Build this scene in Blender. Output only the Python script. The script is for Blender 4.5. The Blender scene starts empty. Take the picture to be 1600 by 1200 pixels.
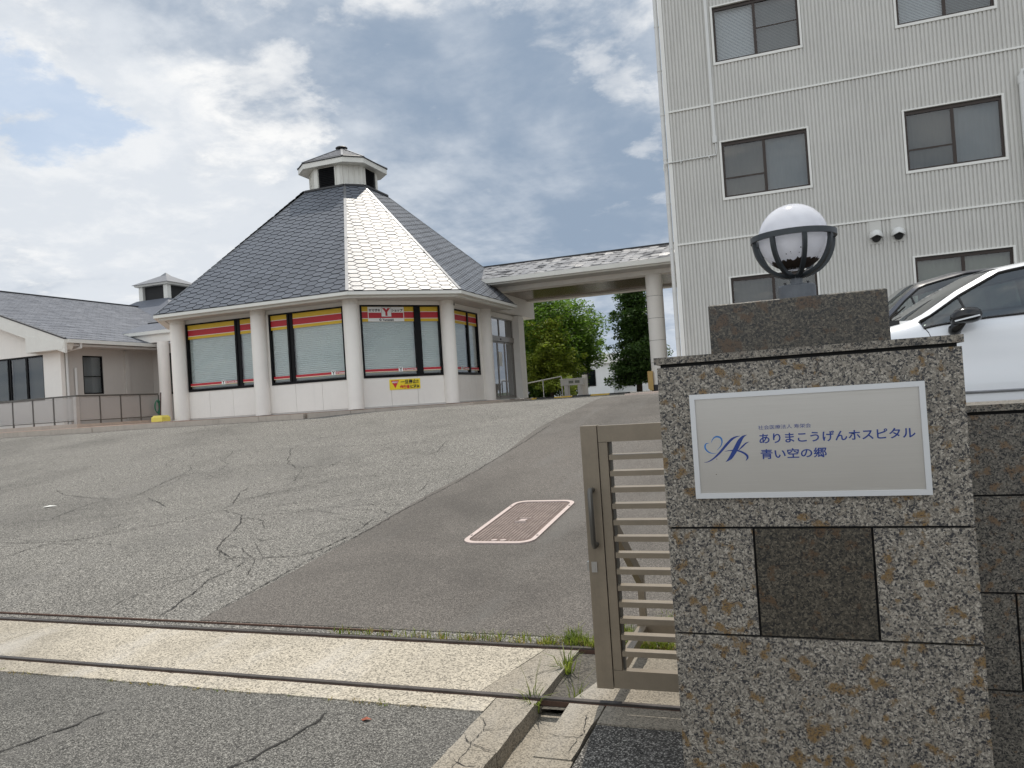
import bpy, math, random
from mathutils import Vector, Matrix, noise
R = math.radians
random.seed(7)
S = bpy.context.scene
COL = S.collection

# ------------------------------------------------------------------ camera
cam_d = bpy.data.cameras.new('camera'); cam = bpy.data.objects.new('camera', cam_d); COL.objects.link(cam)
cam_d.sensor_width = 36; cam_d.lens = 1205.0 / 1600 * 36
cam_d.clip_start = .05; cam_d.clip_end = 5000
cam.matrix_world = (Matrix.Translation((0, 0, 1.5)) @ Matrix.Rotation(R(20.002), 4, 'Z')
                    @ Matrix.Rotation(R(90 + 1.0346), 4, 'X') @ Matrix.Rotation(R(-3.74), 4, 'Z'))
S.camera = cam

# ------------------------------------------------------------------ light
SUN_EL, SUN_AZ = 63.0, 7.0           # azimuth: degrees left of +Y
sdir = Vector((-math.sin(R(SUN_AZ)) * math.cos(R(SUN_EL)), math.cos(R(SUN_AZ)) * math.cos(R(SUN_EL)), math.sin(R(SUN_EL))))
sl = bpy.data.lights.new('sun', 'SUN'); sl.energy = 2.9; sl.angle = R(.55); sl.color = (1, .935, .835)
so = bpy.data.objects.new('sun', sl); COL.objects.link(so); so.location = (0, 0, 50)
so.rotation_euler = (-sdir).to_track_quat('-Z', 'Y').to_euler()
S.view_settings.view_transform = 'Standard'; S.view_settings.look = 'None'
S.view_settings.gamma = 1; S.view_settings.use_curve_mapping = False
S.view_settings.exposure = 0.27

W = bpy.data.worlds.new('World'); S.world = W; W.use_nodes = True
wn = W.node_tree; wn.nodes.clear()
def NN(t, kind, **kw):
    n = t.nodes.new(kind)
    for k, v in kw.items():
        if k in n.inputs.keys() if isinstance(k, str) else False: n.inputs[k].default_value = v
        else: setattr(n, k, v)
    return n
class NT:
    """small node-building helper"""
    def __init__(s, tree): s.t = tree
    def put(s, sock, v):
        if hasattr(v, 'links') or hasattr(v, 'is_output'): s.t.links.new(v, sock)
        else:
            try: sock.default_value = v
            except Exception: sock.default_value = (*v, 1)
    def node(s, kind, ins=None, **attrs):
        n = s.t.nodes.new(kind)
        for k, v in attrs.items(): setattr(n, k, v)
        for k, v in (ins or {}).items(): s.put(n.inputs[k], v)
        return n
    def math(s, op, a, b=0.0, clamp=False):
        n = s.node('ShaderNodeMath', {0: a, 1: b}, operation=op, use_clamp=clamp); return n.outputs[0]
    def vmath(s, op, a, b=(0, 0, 0)):
        n = s.node('ShaderNodeVectorMath', {0: a, 1: b}, operation=op)
        return n.outputs['Value'] if op in ('DOT_PRODUCT', 'LENGTH', 'DISTANCE') else n.outputs[0]
    def noise(s, vec, scale, detail=4, rough=.5, dist=0.0):
        n = s.node('ShaderNodeTexNoise', {'Scale': scale, 'Detail': detail, 'Roughness': rough, 'Distortion': dist})
        if vec is not None: s.put(n.inputs['Vector'], vec)
        return n.outputs['Fac']
    def voro(s, vec, scale, feature='F1', out='Distance', rnd=1.0):
        n = s.node('ShaderNodeTexVoronoi', {'Scale': scale, 'Randomness': rnd}, feature=feature)
        if vec is not None: s.put(n.inputs['Vector'], vec)
        return n.outputs[out]
    def ramp(s, fac, stops, interp='LINEAR'):
        n = s.node('ShaderNodeValToRGB'); s.put(n.inputs[0], fac); cr = n.color_ramp; cr.interpolation = interp
        while len(cr.elements) < len(stops): cr.elements.new(.5)
        for e, (p, c) in zip(cr.elements, stops):
            e.position = p; e.color = (c, c, c, 1) if not hasattr(c, '__len__') else (*c, 1)
        return n.outputs[0]
    def smooth(s, v, a, b):
        n = s.node('ShaderNodeMapRange', {'Value': v, 'From Min': a, 'From Max': b}, interpolation_type='SMOOTHSTEP'); return n.outputs[0]
    def mix(s, f, a, b, mode='MIX'):
        n = s.node('ShaderNodeMix', data_type='RGBA', blend_type=mode)
        s.put(n.inputs[0], f); s.put(n.inputs[6], a); s.put(n.inputs[7], b); return n.outputs[2]

w = NT(wn)
geo = w.node('ShaderNodeNewGeometry'); tc = w.node('ShaderNodeTexCoord')
D = w.vmath('NORMALIZE', tc.outputs['Generated'])
sky = w.node('ShaderNodeTexSky'); sky.sky_type = 'NISHITA'; sky.sun_disc = False
sky.sun_elevation = R(SUN_EL); sky.sun_rotation = R(-SUN_AZ); sky.air_density = 1.0; sky.dust_density = 1.5
sep = w.node('ShaderNodeSeparateXYZ', {0: D})
# clouds lie on a flat layer: project the direction on a plane overhead
zc = w.math('ADD', w.math('MAXIMUM', sep.outputs[2], 0.0), .22)
P = w.node('ShaderNodeCombineXYZ', {0: w.math('DIVIDE', sep.outputs[0], zc), 1: w.math('DIVIDE', sep.outputs[1], zc), 2: 0.0}).outputs[0]
big = w.noise(P, .95, 6, .58, .35)
P2 = w.vmath('ADD', P, (13.1, 4.2, 2.0))
med = w.noise(P2, 2.3, 8, .6, .25)
P3 = w.vmath('ADD', P, (3.7, 9.9, 5.0))
fine = w.noise(P3, 5.2, 9, .62, .15)
def _dir(px, py):
    v = Vector(((px - 800) / 1205, -(py - 600) / 1205, -1)); return (cam.matrix_world.to_3x3() @ v).normalized()
warp = w.node('ShaderNodeTexNoise', {'Vector': P, 'Scale': 2.6, 'Detail': 7.0, 'Roughness': .62}).outputs['Color']
DW = w.vmath('NORMALIZE', w.vmath('ADD', D, w.vmath('MULTIPLY', w.vmath('SUBTRACT', warp, (.5, .5, .5)), (.42, .42, .34))))
def blob(px, py, rad, amp):
    d = _dir(px, py)
    c = w.vmath('DOT_PRODUCT', DW, tuple(d))
    v = w.smooth(c, math.cos(rad / 1205.0 * 1.0), 1.0)
    return w.math('MULTIPLY', v, amp)
def total(items, base):
    acc = base
    for it in items: acc = w.math('ADD', acc, it)
    return acc
# thin places where blue shows, thick grey banks, sunlit edges: as the cloud cover lies over the place
thin = total([blob(105, 195, 140, .40), blob(-10, 190, 130, .22), blob(420, 20, 90, .15), blob(60, 420, 300, -.3), blob(300, 60, 200, -.2), blob(640, 200, 400, -.25)], w.math('MULTIPLY', w.math('SUBTRACT', med, .5), 1.1))
thinm = w.smooth(thin, .14, .40)
dark = total([blob(600, 110, 330, .20), blob(880, 300, 330, .30), blob(960, 430, 240, .15), blob(1000, 60, 240, .12), blob(330, 250, 140, .22), blob(540, 20, 260, .12),
              blob(60, 420, 420, -.22), blob(380, 400, 260, -.10), blob(110, 110, 200, -.15), blob(20, 300, 240, -.2)],
             w.math('ADD', w.math('MULTIPLY', w.math('SUBTRACT', big, .5), 2.6), w.math('ADD', w.math('MULTIPLY', w.math('SUBTRACT', med, .5), 1.5), w.math('MULTIPLY', w.math('SUBTRACT', fine, .5), .55))))
darkm = w.smooth(dark, -.35, .62)
edge = total([blob(690, 60, 130, .42), blob(420, 150, 150, .34), blob(985, 160, 95, .45), blob(480, 190, 100, .20), blob(620, 130, 300, -.15), blob(800, 280, 260, -.3), blob(120, 130, 150, .20), blob(250, 290, 200, .10), blob(60, 350, 350, .12), blob(180, 160, 70, .12)],
             w.math('ADD', w.math('MULTIPLY', w.math('SUBTRACT', fine, .5), 2.3), w.math('MULTIPLY', w.math('SUBTRACT', med, .5), .7)))
trans = w.math('MULTIPLY', w.math('MULTIPLY', darkm, w.math('SUBTRACT', 1.0, darkm)), 4.0)
edgem = w.math('MULTIPLY', w.smooth(edge, .02, .60), w.math('ADD', .45, w.math('MULTIPLY', trans, .55)))
K = 10.0   # colours below are final radiances; background strength is 0.1
def k(c): return tuple(x * K for x in c)
ccol = w.mix(darkm, k((.62, .655, .70)), k((.25, .318, .415)))
ccol = w.mix(w.math('MULTIPLY', edgem, .8), ccol, k((.90, .89, .87)))
# clouds opposite the sun are lit from the front and so brighter than the backlit ones in view
back = w.smooth(w.vmath('DOT_PRODUCT', D, (math.sin(R(SUN_AZ)), -math.cos(R(SUN_AZ)), 0.0)), -.35, .75)
ccol = w.mix(1.0, ccol, w.mix(back, (1, 1, 1), (1.75, 1.70, 1.62)), 'MULTIPLY')
blue = w.mix(.65, w.vmath('MULTIPLY', sky.outputs[0], (1.15, 1.15, 1.15)), k((.40, .52, .68)))
allc = w.mix(w.math('MULTIPLY', thinm, .65), ccol, blue)
hz = w.smooth(sep.outputs[2], .0, .16)
allc = w.mix(hz, w.mix(.5, allc, k((.50, .56, .64))), allc)
bg = w.node('ShaderNodeBackground', {0: allc, 1: .1})
wo = w.node('ShaderNodeOutputWorld'); wn.links.new(bg.outputs[0], wo.inputs[0])

# ------------------------------------------------------------------ materials
def new_mat(name):
    m = bpy.data.materials.new(name); m.use_nodes = True; t = m.node_tree; t.nodes.clear()
    n = NT(t); b = n.node('ShaderNodeBsdfPrincipled'); o = n.node('ShaderNodeOutputMaterial'); t.links.new(b.outputs[0], o.inputs[0])
    n.b = b; n.o = o; n.m = m
    n.P = n.node('ShaderNodeNewGeometry').outputs['Position']
    return n
def bump(n, h, strength=.4, dist=.01):
    bn = n.node('ShaderNodeBump', {'Height': h, 'Strength': strength, 'Distance': dist}); n.t.links.new(bn.outputs[0], n.b.inputs['Normal'])
def plain(name, col, rough=.6, metal=0.0, var=.12, scale=3.0, dirt=0.0, spec=.5, bmp=0.0, bscale=60):
    n = new_mat(name)
    v = n.noise(n.P, scale, 6, .6); v2 = n.noise(n.P, scale * 9, 4, .6)
    f = n.math('MULTIPLY_ADD', v, 1.0); f = n.math('ADD', n.math('MULTIPLY', v, .7), n.math('MULTIPLY', v2, .3))
    c = n.mix(n.smooth(f, .25, .75), tuple(x * (1 - var) for x in col), tuple(min(1, x * (1 + var)) for x in col))
    if dirt:
        sv = n.vmath('MULTIPLY', n.P, (7, 7, .6)); st = n.noise(sv, 1.2, 6, .65)
        c = n.mix(n.math('MULTIPLY', n.smooth(st, .5, .8), dirt), c, tuple(x * .45 for x in col))
    n.put(n.b.inputs['Base Color'], c); n.b.inputs['Roughness'].default_value = rough; n.b.inputs['Metallic'].default_value = metal
    n.b.inputs['Specular IOR Level'].default_value = spec
    if bmp: bump(n, n.noise(n.P, bscale, 5, .6), bmp, .005)
    return n.m
def asphalt(name, dk, md, lt, scale, tint=(1, .985, .95), stain=.25, white=.0, bstr=.6):
    n = new_mat(name)
    cell = n.voro(n.P, scale, 'F1', 'Color'); cs = n.node('ShaderNodeSeparateColor', {0: cell}).outputs[0]
    fine_ = n.noise(n.P, scale * 1.4, 3, .7)
    mid = n.noise(n.P, scale * .28, 4, .7)
    f = n.math('ADD', n.math('MULTIPLY', cs, .50), n.math('ADD', n.math('MULTIPLY', fine_, .32), n.math('MULTIPLY', mid, .18)))
    c = n.ramp(f, [(.27, [x * dk for x in tint]), (.46, [x * md for x in tint]), (.64, [x * lt for x in tint]), (.73, [x * (lt + white) for x in tint])])
    st = n.noise(n.P, .45, 7, .62, .4); st2 = n.noise(n.vmath('MULTIPLY', n.P, (2.2, .5, 1)), .9, 5, .6)
    c = n.mix(n.math('MULTIPLY', n.smooth(st, .42, .72), stain), c, tuple(md * .45 * x for x in tint))
    c = n.mix(n.math('MULTIPLY', n.smooth(st2, .5, .75), stain * .8), c, tuple(md * 1.45 * x for x in (1, .96, .9)))
    n.put(n.b.inputs['Base Color'], c); n.b.inputs['Roughness'].default_value = .85; n.b.inputs['Specular IOR Level'].default_value = .35
    h = n.math('ADD', n.voro(n.P, scale, 'F1'), n.math('MULTIPLY', fine_, .6))
    bump(n, h, bstr, .006)
    return n.m
def granite(name, dk, md, lt, rust=.5, rcol=(.27, .15, .06), rough=.45):
    n = new_mat(name)
    w1 = n.noise(n.P, 60, 2, .5)
    pw = n.vmath('ADD', n.P, n.vmath('MULTIPLY', n.node('ShaderNodeTexNoise', {'Vector': n.P, 'Scale': 90.0, 'Detail': 2.0}).outputs['Color'], (.012, .012, .012)))
    c1 = n.node('ShaderNodeSeparateColor', {0: n.voro(pw, 215, 'F1', 'Color')}).outputs[0]
    c2 = n.node('ShaderNodeSeparateColor', {0: n.voro(pw, 520, 'F1', 'Color')}).outputs[1]
    big_ = n.noise(n.P, 26, 4, .6)
    f = n.math('ADD', n.math('MULTIPLY', c1, .55), n.math('ADD', n.math('MULTIPLY', c2, .25), n.math('MULTIPLY', big_, .2)))
    c = n.ramp(f, [(.2, dk), (.34, [x * 1.6 for x in dk]), (.40, md), (.60, [x * 1.25 for x in md]), (.8, lt)])
    r1 = n.noise(n.P, 27, 1.5, .5, 0); r2 = n.noise(n.P, 120, 3, .6); r3 = n.noise(n.P, 4.0, 2, .5)
    rm = n.smooth(n.math('ADD', n.math('MULTIPLY', r3, .18), n.math('ADD', n.math('MULTIPLY', r1, .68), n.math('MULTIPLY', r2, .22))), .588, .67)
    rm = n.math('MULTIPLY', rm, n.math('MULTIPLY', n.smooth(f, .15, .5), n.smooth(c2, -.15, .45)))
    c = n.mix(n.math('MULTIPLY', rm, rust), c, n.mix(c1, rcol, [x * .45 for x in rcol]))
    n.put(n.b.inputs['Base Color'], c); n.b.inputs['Roughness'].default_value = rough
    bump(n, f, .15, .002)
    return n.m
def shingle_mat(name, col, rough, scale=2.2):
    n = new_mat(name)
    oi = n.node('ShaderNodeObjectInfo').outputs['Random']
    v = n.node('ShaderNodeSeparateColor', {0: n.voro(n.P, scale, 'F1', 'Color')}).outputs[0]
    g = n.noise(n.P, 40, 5, .7); g2 = n.noise(n.P, .8, 4, .6)
    f = n.math('ADD', n.math('MULTIPLY', oi, .35), n.math('ADD', n.math('MULTIPLY', v, .25), n.math('ADD', n.math('MULTIPLY', g, .25), n.math('MULTIPLY', g2, .3))))
    c = n.mix(f, [x * .72 for x in col], [x * 1.3 for x in col])
    n.put(n.b.inputs['Base Color'], c)
    n.put(n.b.inputs['Roughness'], n.math('ADD', n.math('MULTIPLY', g, .16), rough - .08))
    n.b.inputs['Specular IOR Level'].default_value = .36
    bump(n, g, .9, .006)
    return n.m
def glass_mat(name, tint=(.75, .8, .8), refl=1.0, rough=.0):
    m = bpy.data.materials.new(name); m.use_nodes = True; t = m.node_tree; t.nodes.clear(); n = NT(t)
    fr = n.node('ShaderNodeFresnel', {'IOR': 1.55}).outputs[0]
    bf = n.node('ShaderNodeNewGeometry').outputs['Backfacing']
    fr = n.math('MULTIPLY', n.math('MINIMUM', n.math('ADD', n.math('MULTIPLY', fr, 1.5 * refl), .03), 1.0), n.math('SUBTRACT', 1.0, bf))
    tr = n.node('ShaderNodeBsdfTransparent', {0: (*tint, 1)}); gl = n.node('ShaderNodeBsdfGlossy', {'Roughness': rough})
    mx = n.node('ShaderNodeMixShader', {0: fr}); t.links.new(tr.outputs[0], mx.inputs[1]); t.links.new(gl.outputs[0], mx.inputs[2])
    o = n.node('ShaderNodeOutputMaterial'); t.links.new(mx.outputs[0], o.inputs[0]); return m
M = {}
M['asphalt_old'] = asphalt('asphalt_old', .033, .116, .255, 125, tint=(1, .955, .865), stain=.42, white=.18, bstr=.7)
M['asphalt_patch'] = asphalt('asphalt_patch', .052, .097, .15, 170, tint=(1, .905, .81), stain=.55, white=.08, bstr=.4)
M['asphalt_road'] = asphalt('asphalt_road', .03, .10, .20, 190, tint=(1, .965, .88), stain=.45, white=.18, bstr=.85)
M['asphalt_dark'] = asphalt('asphalt_dark', .02, .07, .15, 170, tint=(1, .95, .87), stain=.3, white=.3, bstr=.8)
M['concrete'] = asphalt('concrete', .14, .375, .53, 120, tint=(1, .90, .73), stain=.55, bstr=.5)
M['concrete_kerb'] = asphalt('concrete_kerb', .13, .26, .36, 170, tint=(1, .89, .72), stain=.6, bstr=.3)
M['kerb_far'] = plain('kerb_far', (.44, .385, .33), .85, dirt=.4)
M['soil'] = asphalt('soil', .05, .10, .155, 90, tint=(1, .9, .74), stain=.6, bstr=1.0)
M['crack'] = plain('crack', (.03, .028, .026), 1, var=.3)
M['granite'] = granite('granite', (.016, .016, .019), (.150, .134, .110), (.40, .365, .31), 1.0, (.25, .15, .05))
M['granite_top'] = granite('granite_top', (.012, .012, .013), (.13, .115, .093), (.30, .27, .225), .35, (.2, .13, .08))
M['granite_dark'] = granite('granite_dark', (.008, .008, .008), (.045, .039, .029), (.14, .12, .09), .8, (.13, .07, .03), .3)
M['granite_wall'] = granite('granite_wall', (.010, .010, .011), (.10, .09, .074), (.25, .225, .185), .8)
M['joint'] = plain('joint', (.012, .012, .012), .9)
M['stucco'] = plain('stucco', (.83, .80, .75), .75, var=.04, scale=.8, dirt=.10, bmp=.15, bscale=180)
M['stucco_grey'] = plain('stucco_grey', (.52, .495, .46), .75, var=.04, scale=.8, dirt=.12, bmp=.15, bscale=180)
M['fascia'] = plain('fascia', (.72, .71, .66), .5, var=.04, dirt=.10)
M['soffit'] = plain('soffit', (.55, .53, .5), .7, var=.05)
M['soffit_brown'] = plain('soffit_brown', (.17, .12, .085), .22, var=.25, scale=1.5)
M['shingle'] = shingle_mat('shingle', (.115, .125, .145), .40)
M['shingle_far'] = shingle_mat('shingle_far', (.125, .135, .16), .60, 3.0)
M['shingle_canopy'] = shingle_mat('shingle_canopy', (.19, .19, .20), .34, 4.0)
M['underlay_edge_shade'] = plain('underlay_edge_shade', (.022, .024, .028), .9)  # roof underlay; also painted on shingle sides as their shadow lines
M['flashing'] = plain('flashing', (.22, .225, .235), .35, .6, var=.2)
M['flashing_dark'] = plain('flashing_dark', (.03, .03, .033), .5)
M['black_frame'] = plain('black_frame', (.006, .006, .007), .45, spec=.15)
M['glass'] = glass_mat('glass', (.84, .86, .86), .9)
M['glass_dark'] = glass_mat('glass_dark', (.33, .36, .36), 1.6)
M['blind'] = plain('blind', (.76, .81, .79), .7, var=.04)
M['blind_white'] = plain('blind_white', (.68, .70, .74), .6, var=.03)
M['curtain'] = plain('curtain', (.12, .115, .105), .9, var=.08)
M['curtain_pale'] = plain('curtain_pale', (.19, .21, .225), .9, var=.06)
M['curtain_green'] = plain('curtain_green', (.20, .215, .18), .9, var=.06)
M['room_dark'] = plain('room_dark', (.03, .03, .03), .9)
M['yellow_film'] = plain('yellow_film', (.66, .43, .02), .5, var=.03)
M['red_film'] = plain('red_film', (.47, .015, .025), .5, var=.03)
M['white_film'] = plain('white_film', (.8, .8, .78), .5, var=.02)
M['sign_yellow'] = plain('sign_yellow', (.85, .66, .02), .45, var=.05)
M['sign_red'] = plain('sign_red', (.60, .02, .02), .5, var=.03)
M['sign_black'] = plain('sign_black', (.01, .01, .01), .5)
M['sign_blue'] = plain('sign_blue', (.008, .035, .20), .4, var=.03)
M['sign_lightblue'] = plain('sign_lightblue', (.02, .15, .42), .4, var=.2, scale=40)
M['bronze'] = plain('bronze', (.235, .195, .145), .36, .2, var=.10, scale=9, dirt=.35)
M['bronze_grey'] = plain('bronze_grey', (.12, .115, .105), .35, .6, var=.1)
M['steel'] = plain('steel', (.5, .5, .5), .3, 1.0)
M['rail'] = plain('rail', (.085, .075, .07), .45, .7, var=.3, scale=12)
M['rust'] = plain('rust', (.09, .05, .035), .8, .2, var=.35, scale=14)
M['manhole_frame'] = plain('manhole_frame', (.46, .385, .36), .55, .3, var=.1, scale=20)
M['manhole_ground'] = plain('manhole_ground', (.13, .095, .082), .8, .1, var=.3, scale=20)
M['manhole_stud'] = plain('manhole_stud', (.36, .29, .255), .45, .5, var=.25, scale=9)
M['siding'] = plain('siding', (.57, .56, .525), .55, var=.05, scale=.7, dirt=.26)
M['siding_trim'] = plain('siding_trim', (.76, .75, .71), .45, var=.03)
M['pipe_white'] = plain('pipe_white', (.66, .66, .64), .4, var=.04, dirt=.1)
M['brown_frame'] = plain('brown_frame', (.03, .019, .014), .4, .2)
M['cage'] = plain('cage', (.035, .042, .048), .42, .2, var=.15, scale=50)
M['cage_base'] = plain('cage_base', (.13, .14, .155), .5, .4, var=.15, scale=50)
M['yellow_plastic'] = plain('yellow_plastic', (.80, .66, .12), .5, var=.1)
M['yellow_paint'] = plain('yellow_paint', (.62, .40, .03), .6, var=.2, scale=6)
M['rubber'] = plain('rubber', (.025, .025, .025), .8)
M['hose'] = plain('hose', (.01, .16, .09), .4)
M['pole_brown'] = plain('pole_brown', (.07, .035, .03), .6)
M['pavers'] = plain('pavers', (.36, .25, .20), .85, var=.25, scale=5)
M['apron'] = plain('apron', (.56, .46, .40), .85, var=.15, scale=5)
M['tyre'] = plain('tyre', (.02, .02, .02), .8)
M['car_black'] = plain('car_black', (.008, .008, .009), .15)
M['car_clad'] = plain('car_clad', (.015, .015, .016), .6)
M['chrome'] = plain('chrome', (.7, .7, .72), .12, 1.0, var=.02)
M['interior'] = plain('interior', (.035, .035, .037), .8)
M['seat'] = plain('seat', (.30, .28, .25), .8)
M['car_glass'] = glass_mat('car_glass', (.42, .47, .45), 1.5)
M['bark'] = plain('bark', (.10, .075, .055), .9, var=.3, scale=10, bmp=.5)
M['leaf_dead'] = plain('leaf_dead', (.26, .07, .035), .7)
M['paper'] = plain('paper', (.75, .75, .72), .8)
M['tan_pad'] = plain('tan_pad', (.52, .35, .13), .7)
M['house_white'] = plain('house_white', (.70, .71, .70), .8, var=.03, dirt=.08)
M['stone_white'] = plain('stone_white', (.62, .60, .57), .6, var=.08)
def car_paint(name, col, rough=.28):
    n = new_mat(name); n.b.inputs['Base Color'].default_value = (*col, 1); n.b.inputs['Roughness'].default_value = rough
    n.b.inputs['Coat Weight'].default_value = 1; n.b.inputs['Coat Roughness'].default_value = .03
    fl = n.noise(n.P, 900, 2, .5); n.put(n.b.inputs['Base Color'], n.mix(fl, tuple(x * .93 for x in col), tuple(min(1, x * 1.05) for x in col)))
    return n.m
M['paint_white'] = car_paint('paint_white', (.74, .76, .79), .38)
M['paint_navy'] = car_paint('paint_navy', (.012, .016, .032))
def brushed():
    n = new_mat('brushed_steel')
    st = n.noise(n.vmath('MULTIPLY', n.P, (6, 6, 900)), 1.0, 4, .7); lo = n.noise(n.vmath('MULTIPLY', n.P, (8, 8, 30)), 1.0, 3, .6)
    n.put(n.b.inputs['Base Color'], n.mix(st, (.50, .48, .45), (.60, .58, .545)))
    n.b.inputs['Metallic'].default_value = .85
    n.put(n.b.inputs['Roughness'], n.math('ADD', n.math('MULTIPLY', lo, .1), .33))
    n.b.inputs['Anisotropic'].default_value = .6
    bump(n, st, .12, .001); return n.m
M['brushed'] = brushed()
def frosted(name, col, a):
    m = bpy.data.materials.new(name); m.use_nodes = True; t = m.node_tree; t.nodes.clear(); n = NT(t)
    d = n.node('ShaderNodeBsdfPrincipled', {'Base Color': (*col, 1), 'Roughness': .35}); tr = n.node('ShaderNodeBsdfTransparent', {0: (.9, .9, .9, 1)})
    mx = n.node('ShaderNodeMixShader', {0: a}); t.links.new(tr.outputs[0], mx.inputs[1]); t.links.new(d.outputs[0], mx.inputs[2])
    o = n.node('ShaderNodeOutputMaterial'); t.links.new(mx.outputs[0], o.inputs[0]); return m
M['fence_panel'] = frosted('fence_panel', (.46, .455, .44), .48)
def globe_mat():
    n = new_mat('globe_plastic')
    n.b.inputs['Base Color'].default_value = (.80, .77, .80, 1); n.b.inputs['Roughness'].default_value = .12
    n.b.inputs['Subsurface Weight'].default_value = .25; n.b.inputs['Subsurface Radius'].default_value = (.05, .05, .05)
    v = n.noise(n.P, 14, 5, .6); n.put(n.b.inputs['Base Color'], n.mix(n.smooth(v, .3, .7), (.76, .76, .80), (.86, .86, .90)))
    tl = n.node('ShaderNodeBsdfTranslucent', {0: (.90, .92, .97, 1)}); mx = n.node('ShaderNodeMixShader', {0: .30})
    n.t.links.new(n.b.outputs[0], mx.inputs[1]); n.t.links.new(tl.outputs[0], mx.inputs[2]); n.t.links.new(mx.outputs[0], n.o.inputs[0])
    n.b.inputs['Subsurface Weight'].default_value = 0
    return n.m
M['globe'] = globe_mat()
def leaf_mat(name, c1, c2, tr=.35):
    m = bpy.data.materials.new(name); m.use_nodes = True; t = m.node_tree; t.nodes.clear(); n = NT(t)
    P_ = n.node('ShaderNodeNewGeometry').outputs['Position']
    f = n.noise(P_, 2.0, 5, .7); f2 = n.node('ShaderNodeSeparateColor', {0: n.voro(P_, 9, 'F1', 'Color')}).outputs[0]
    c = n.mix(n.smooth(n.math('ADD', n.math('MULTIPLY', f, .6), n.math('MULTIPLY', f2, .4)), .25, .75), c1, c2)
    d = n.node('ShaderNodeBsdfPrincipled', {'Base Color': c, 'Roughness': .55, 'Specular IOR Level': .3}); tl = n.node('ShaderNodeBsdfTranslucent', {0: n.vmath('MULTIPLY', c, (1.3, 1.5, .7))})
    mx = n.node('ShaderNodeMixShader', {0: tr}); t.links.new(d.outputs[0], mx.inputs[1]); t.links.new(tl.outputs[0], mx.inputs[2])
    o = n.node('ShaderNodeOutputMaterial'); t.links.new(mx.outputs[0], o.inputs[0]); return m
M['leaf_green'] = leaf_mat('leaf_green', (.06, .115, .02), (.17, .26, .05))
M['leaf_yellow'] = leaf_mat('leaf_yellow', (.13, .175, .03), (.30, .33, .055))
M['leaf_dark'] = leaf_mat('leaf_dark', (.03, .06, .018), (.09, .15, .04))
M['grass'] = leaf_mat('grass', (.10, .14, .03), (.25, .27, .07), .4)
M['straw'] = leaf_mat('straw', (.25, .18, .07), (.38, .30, .13), .3)

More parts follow.
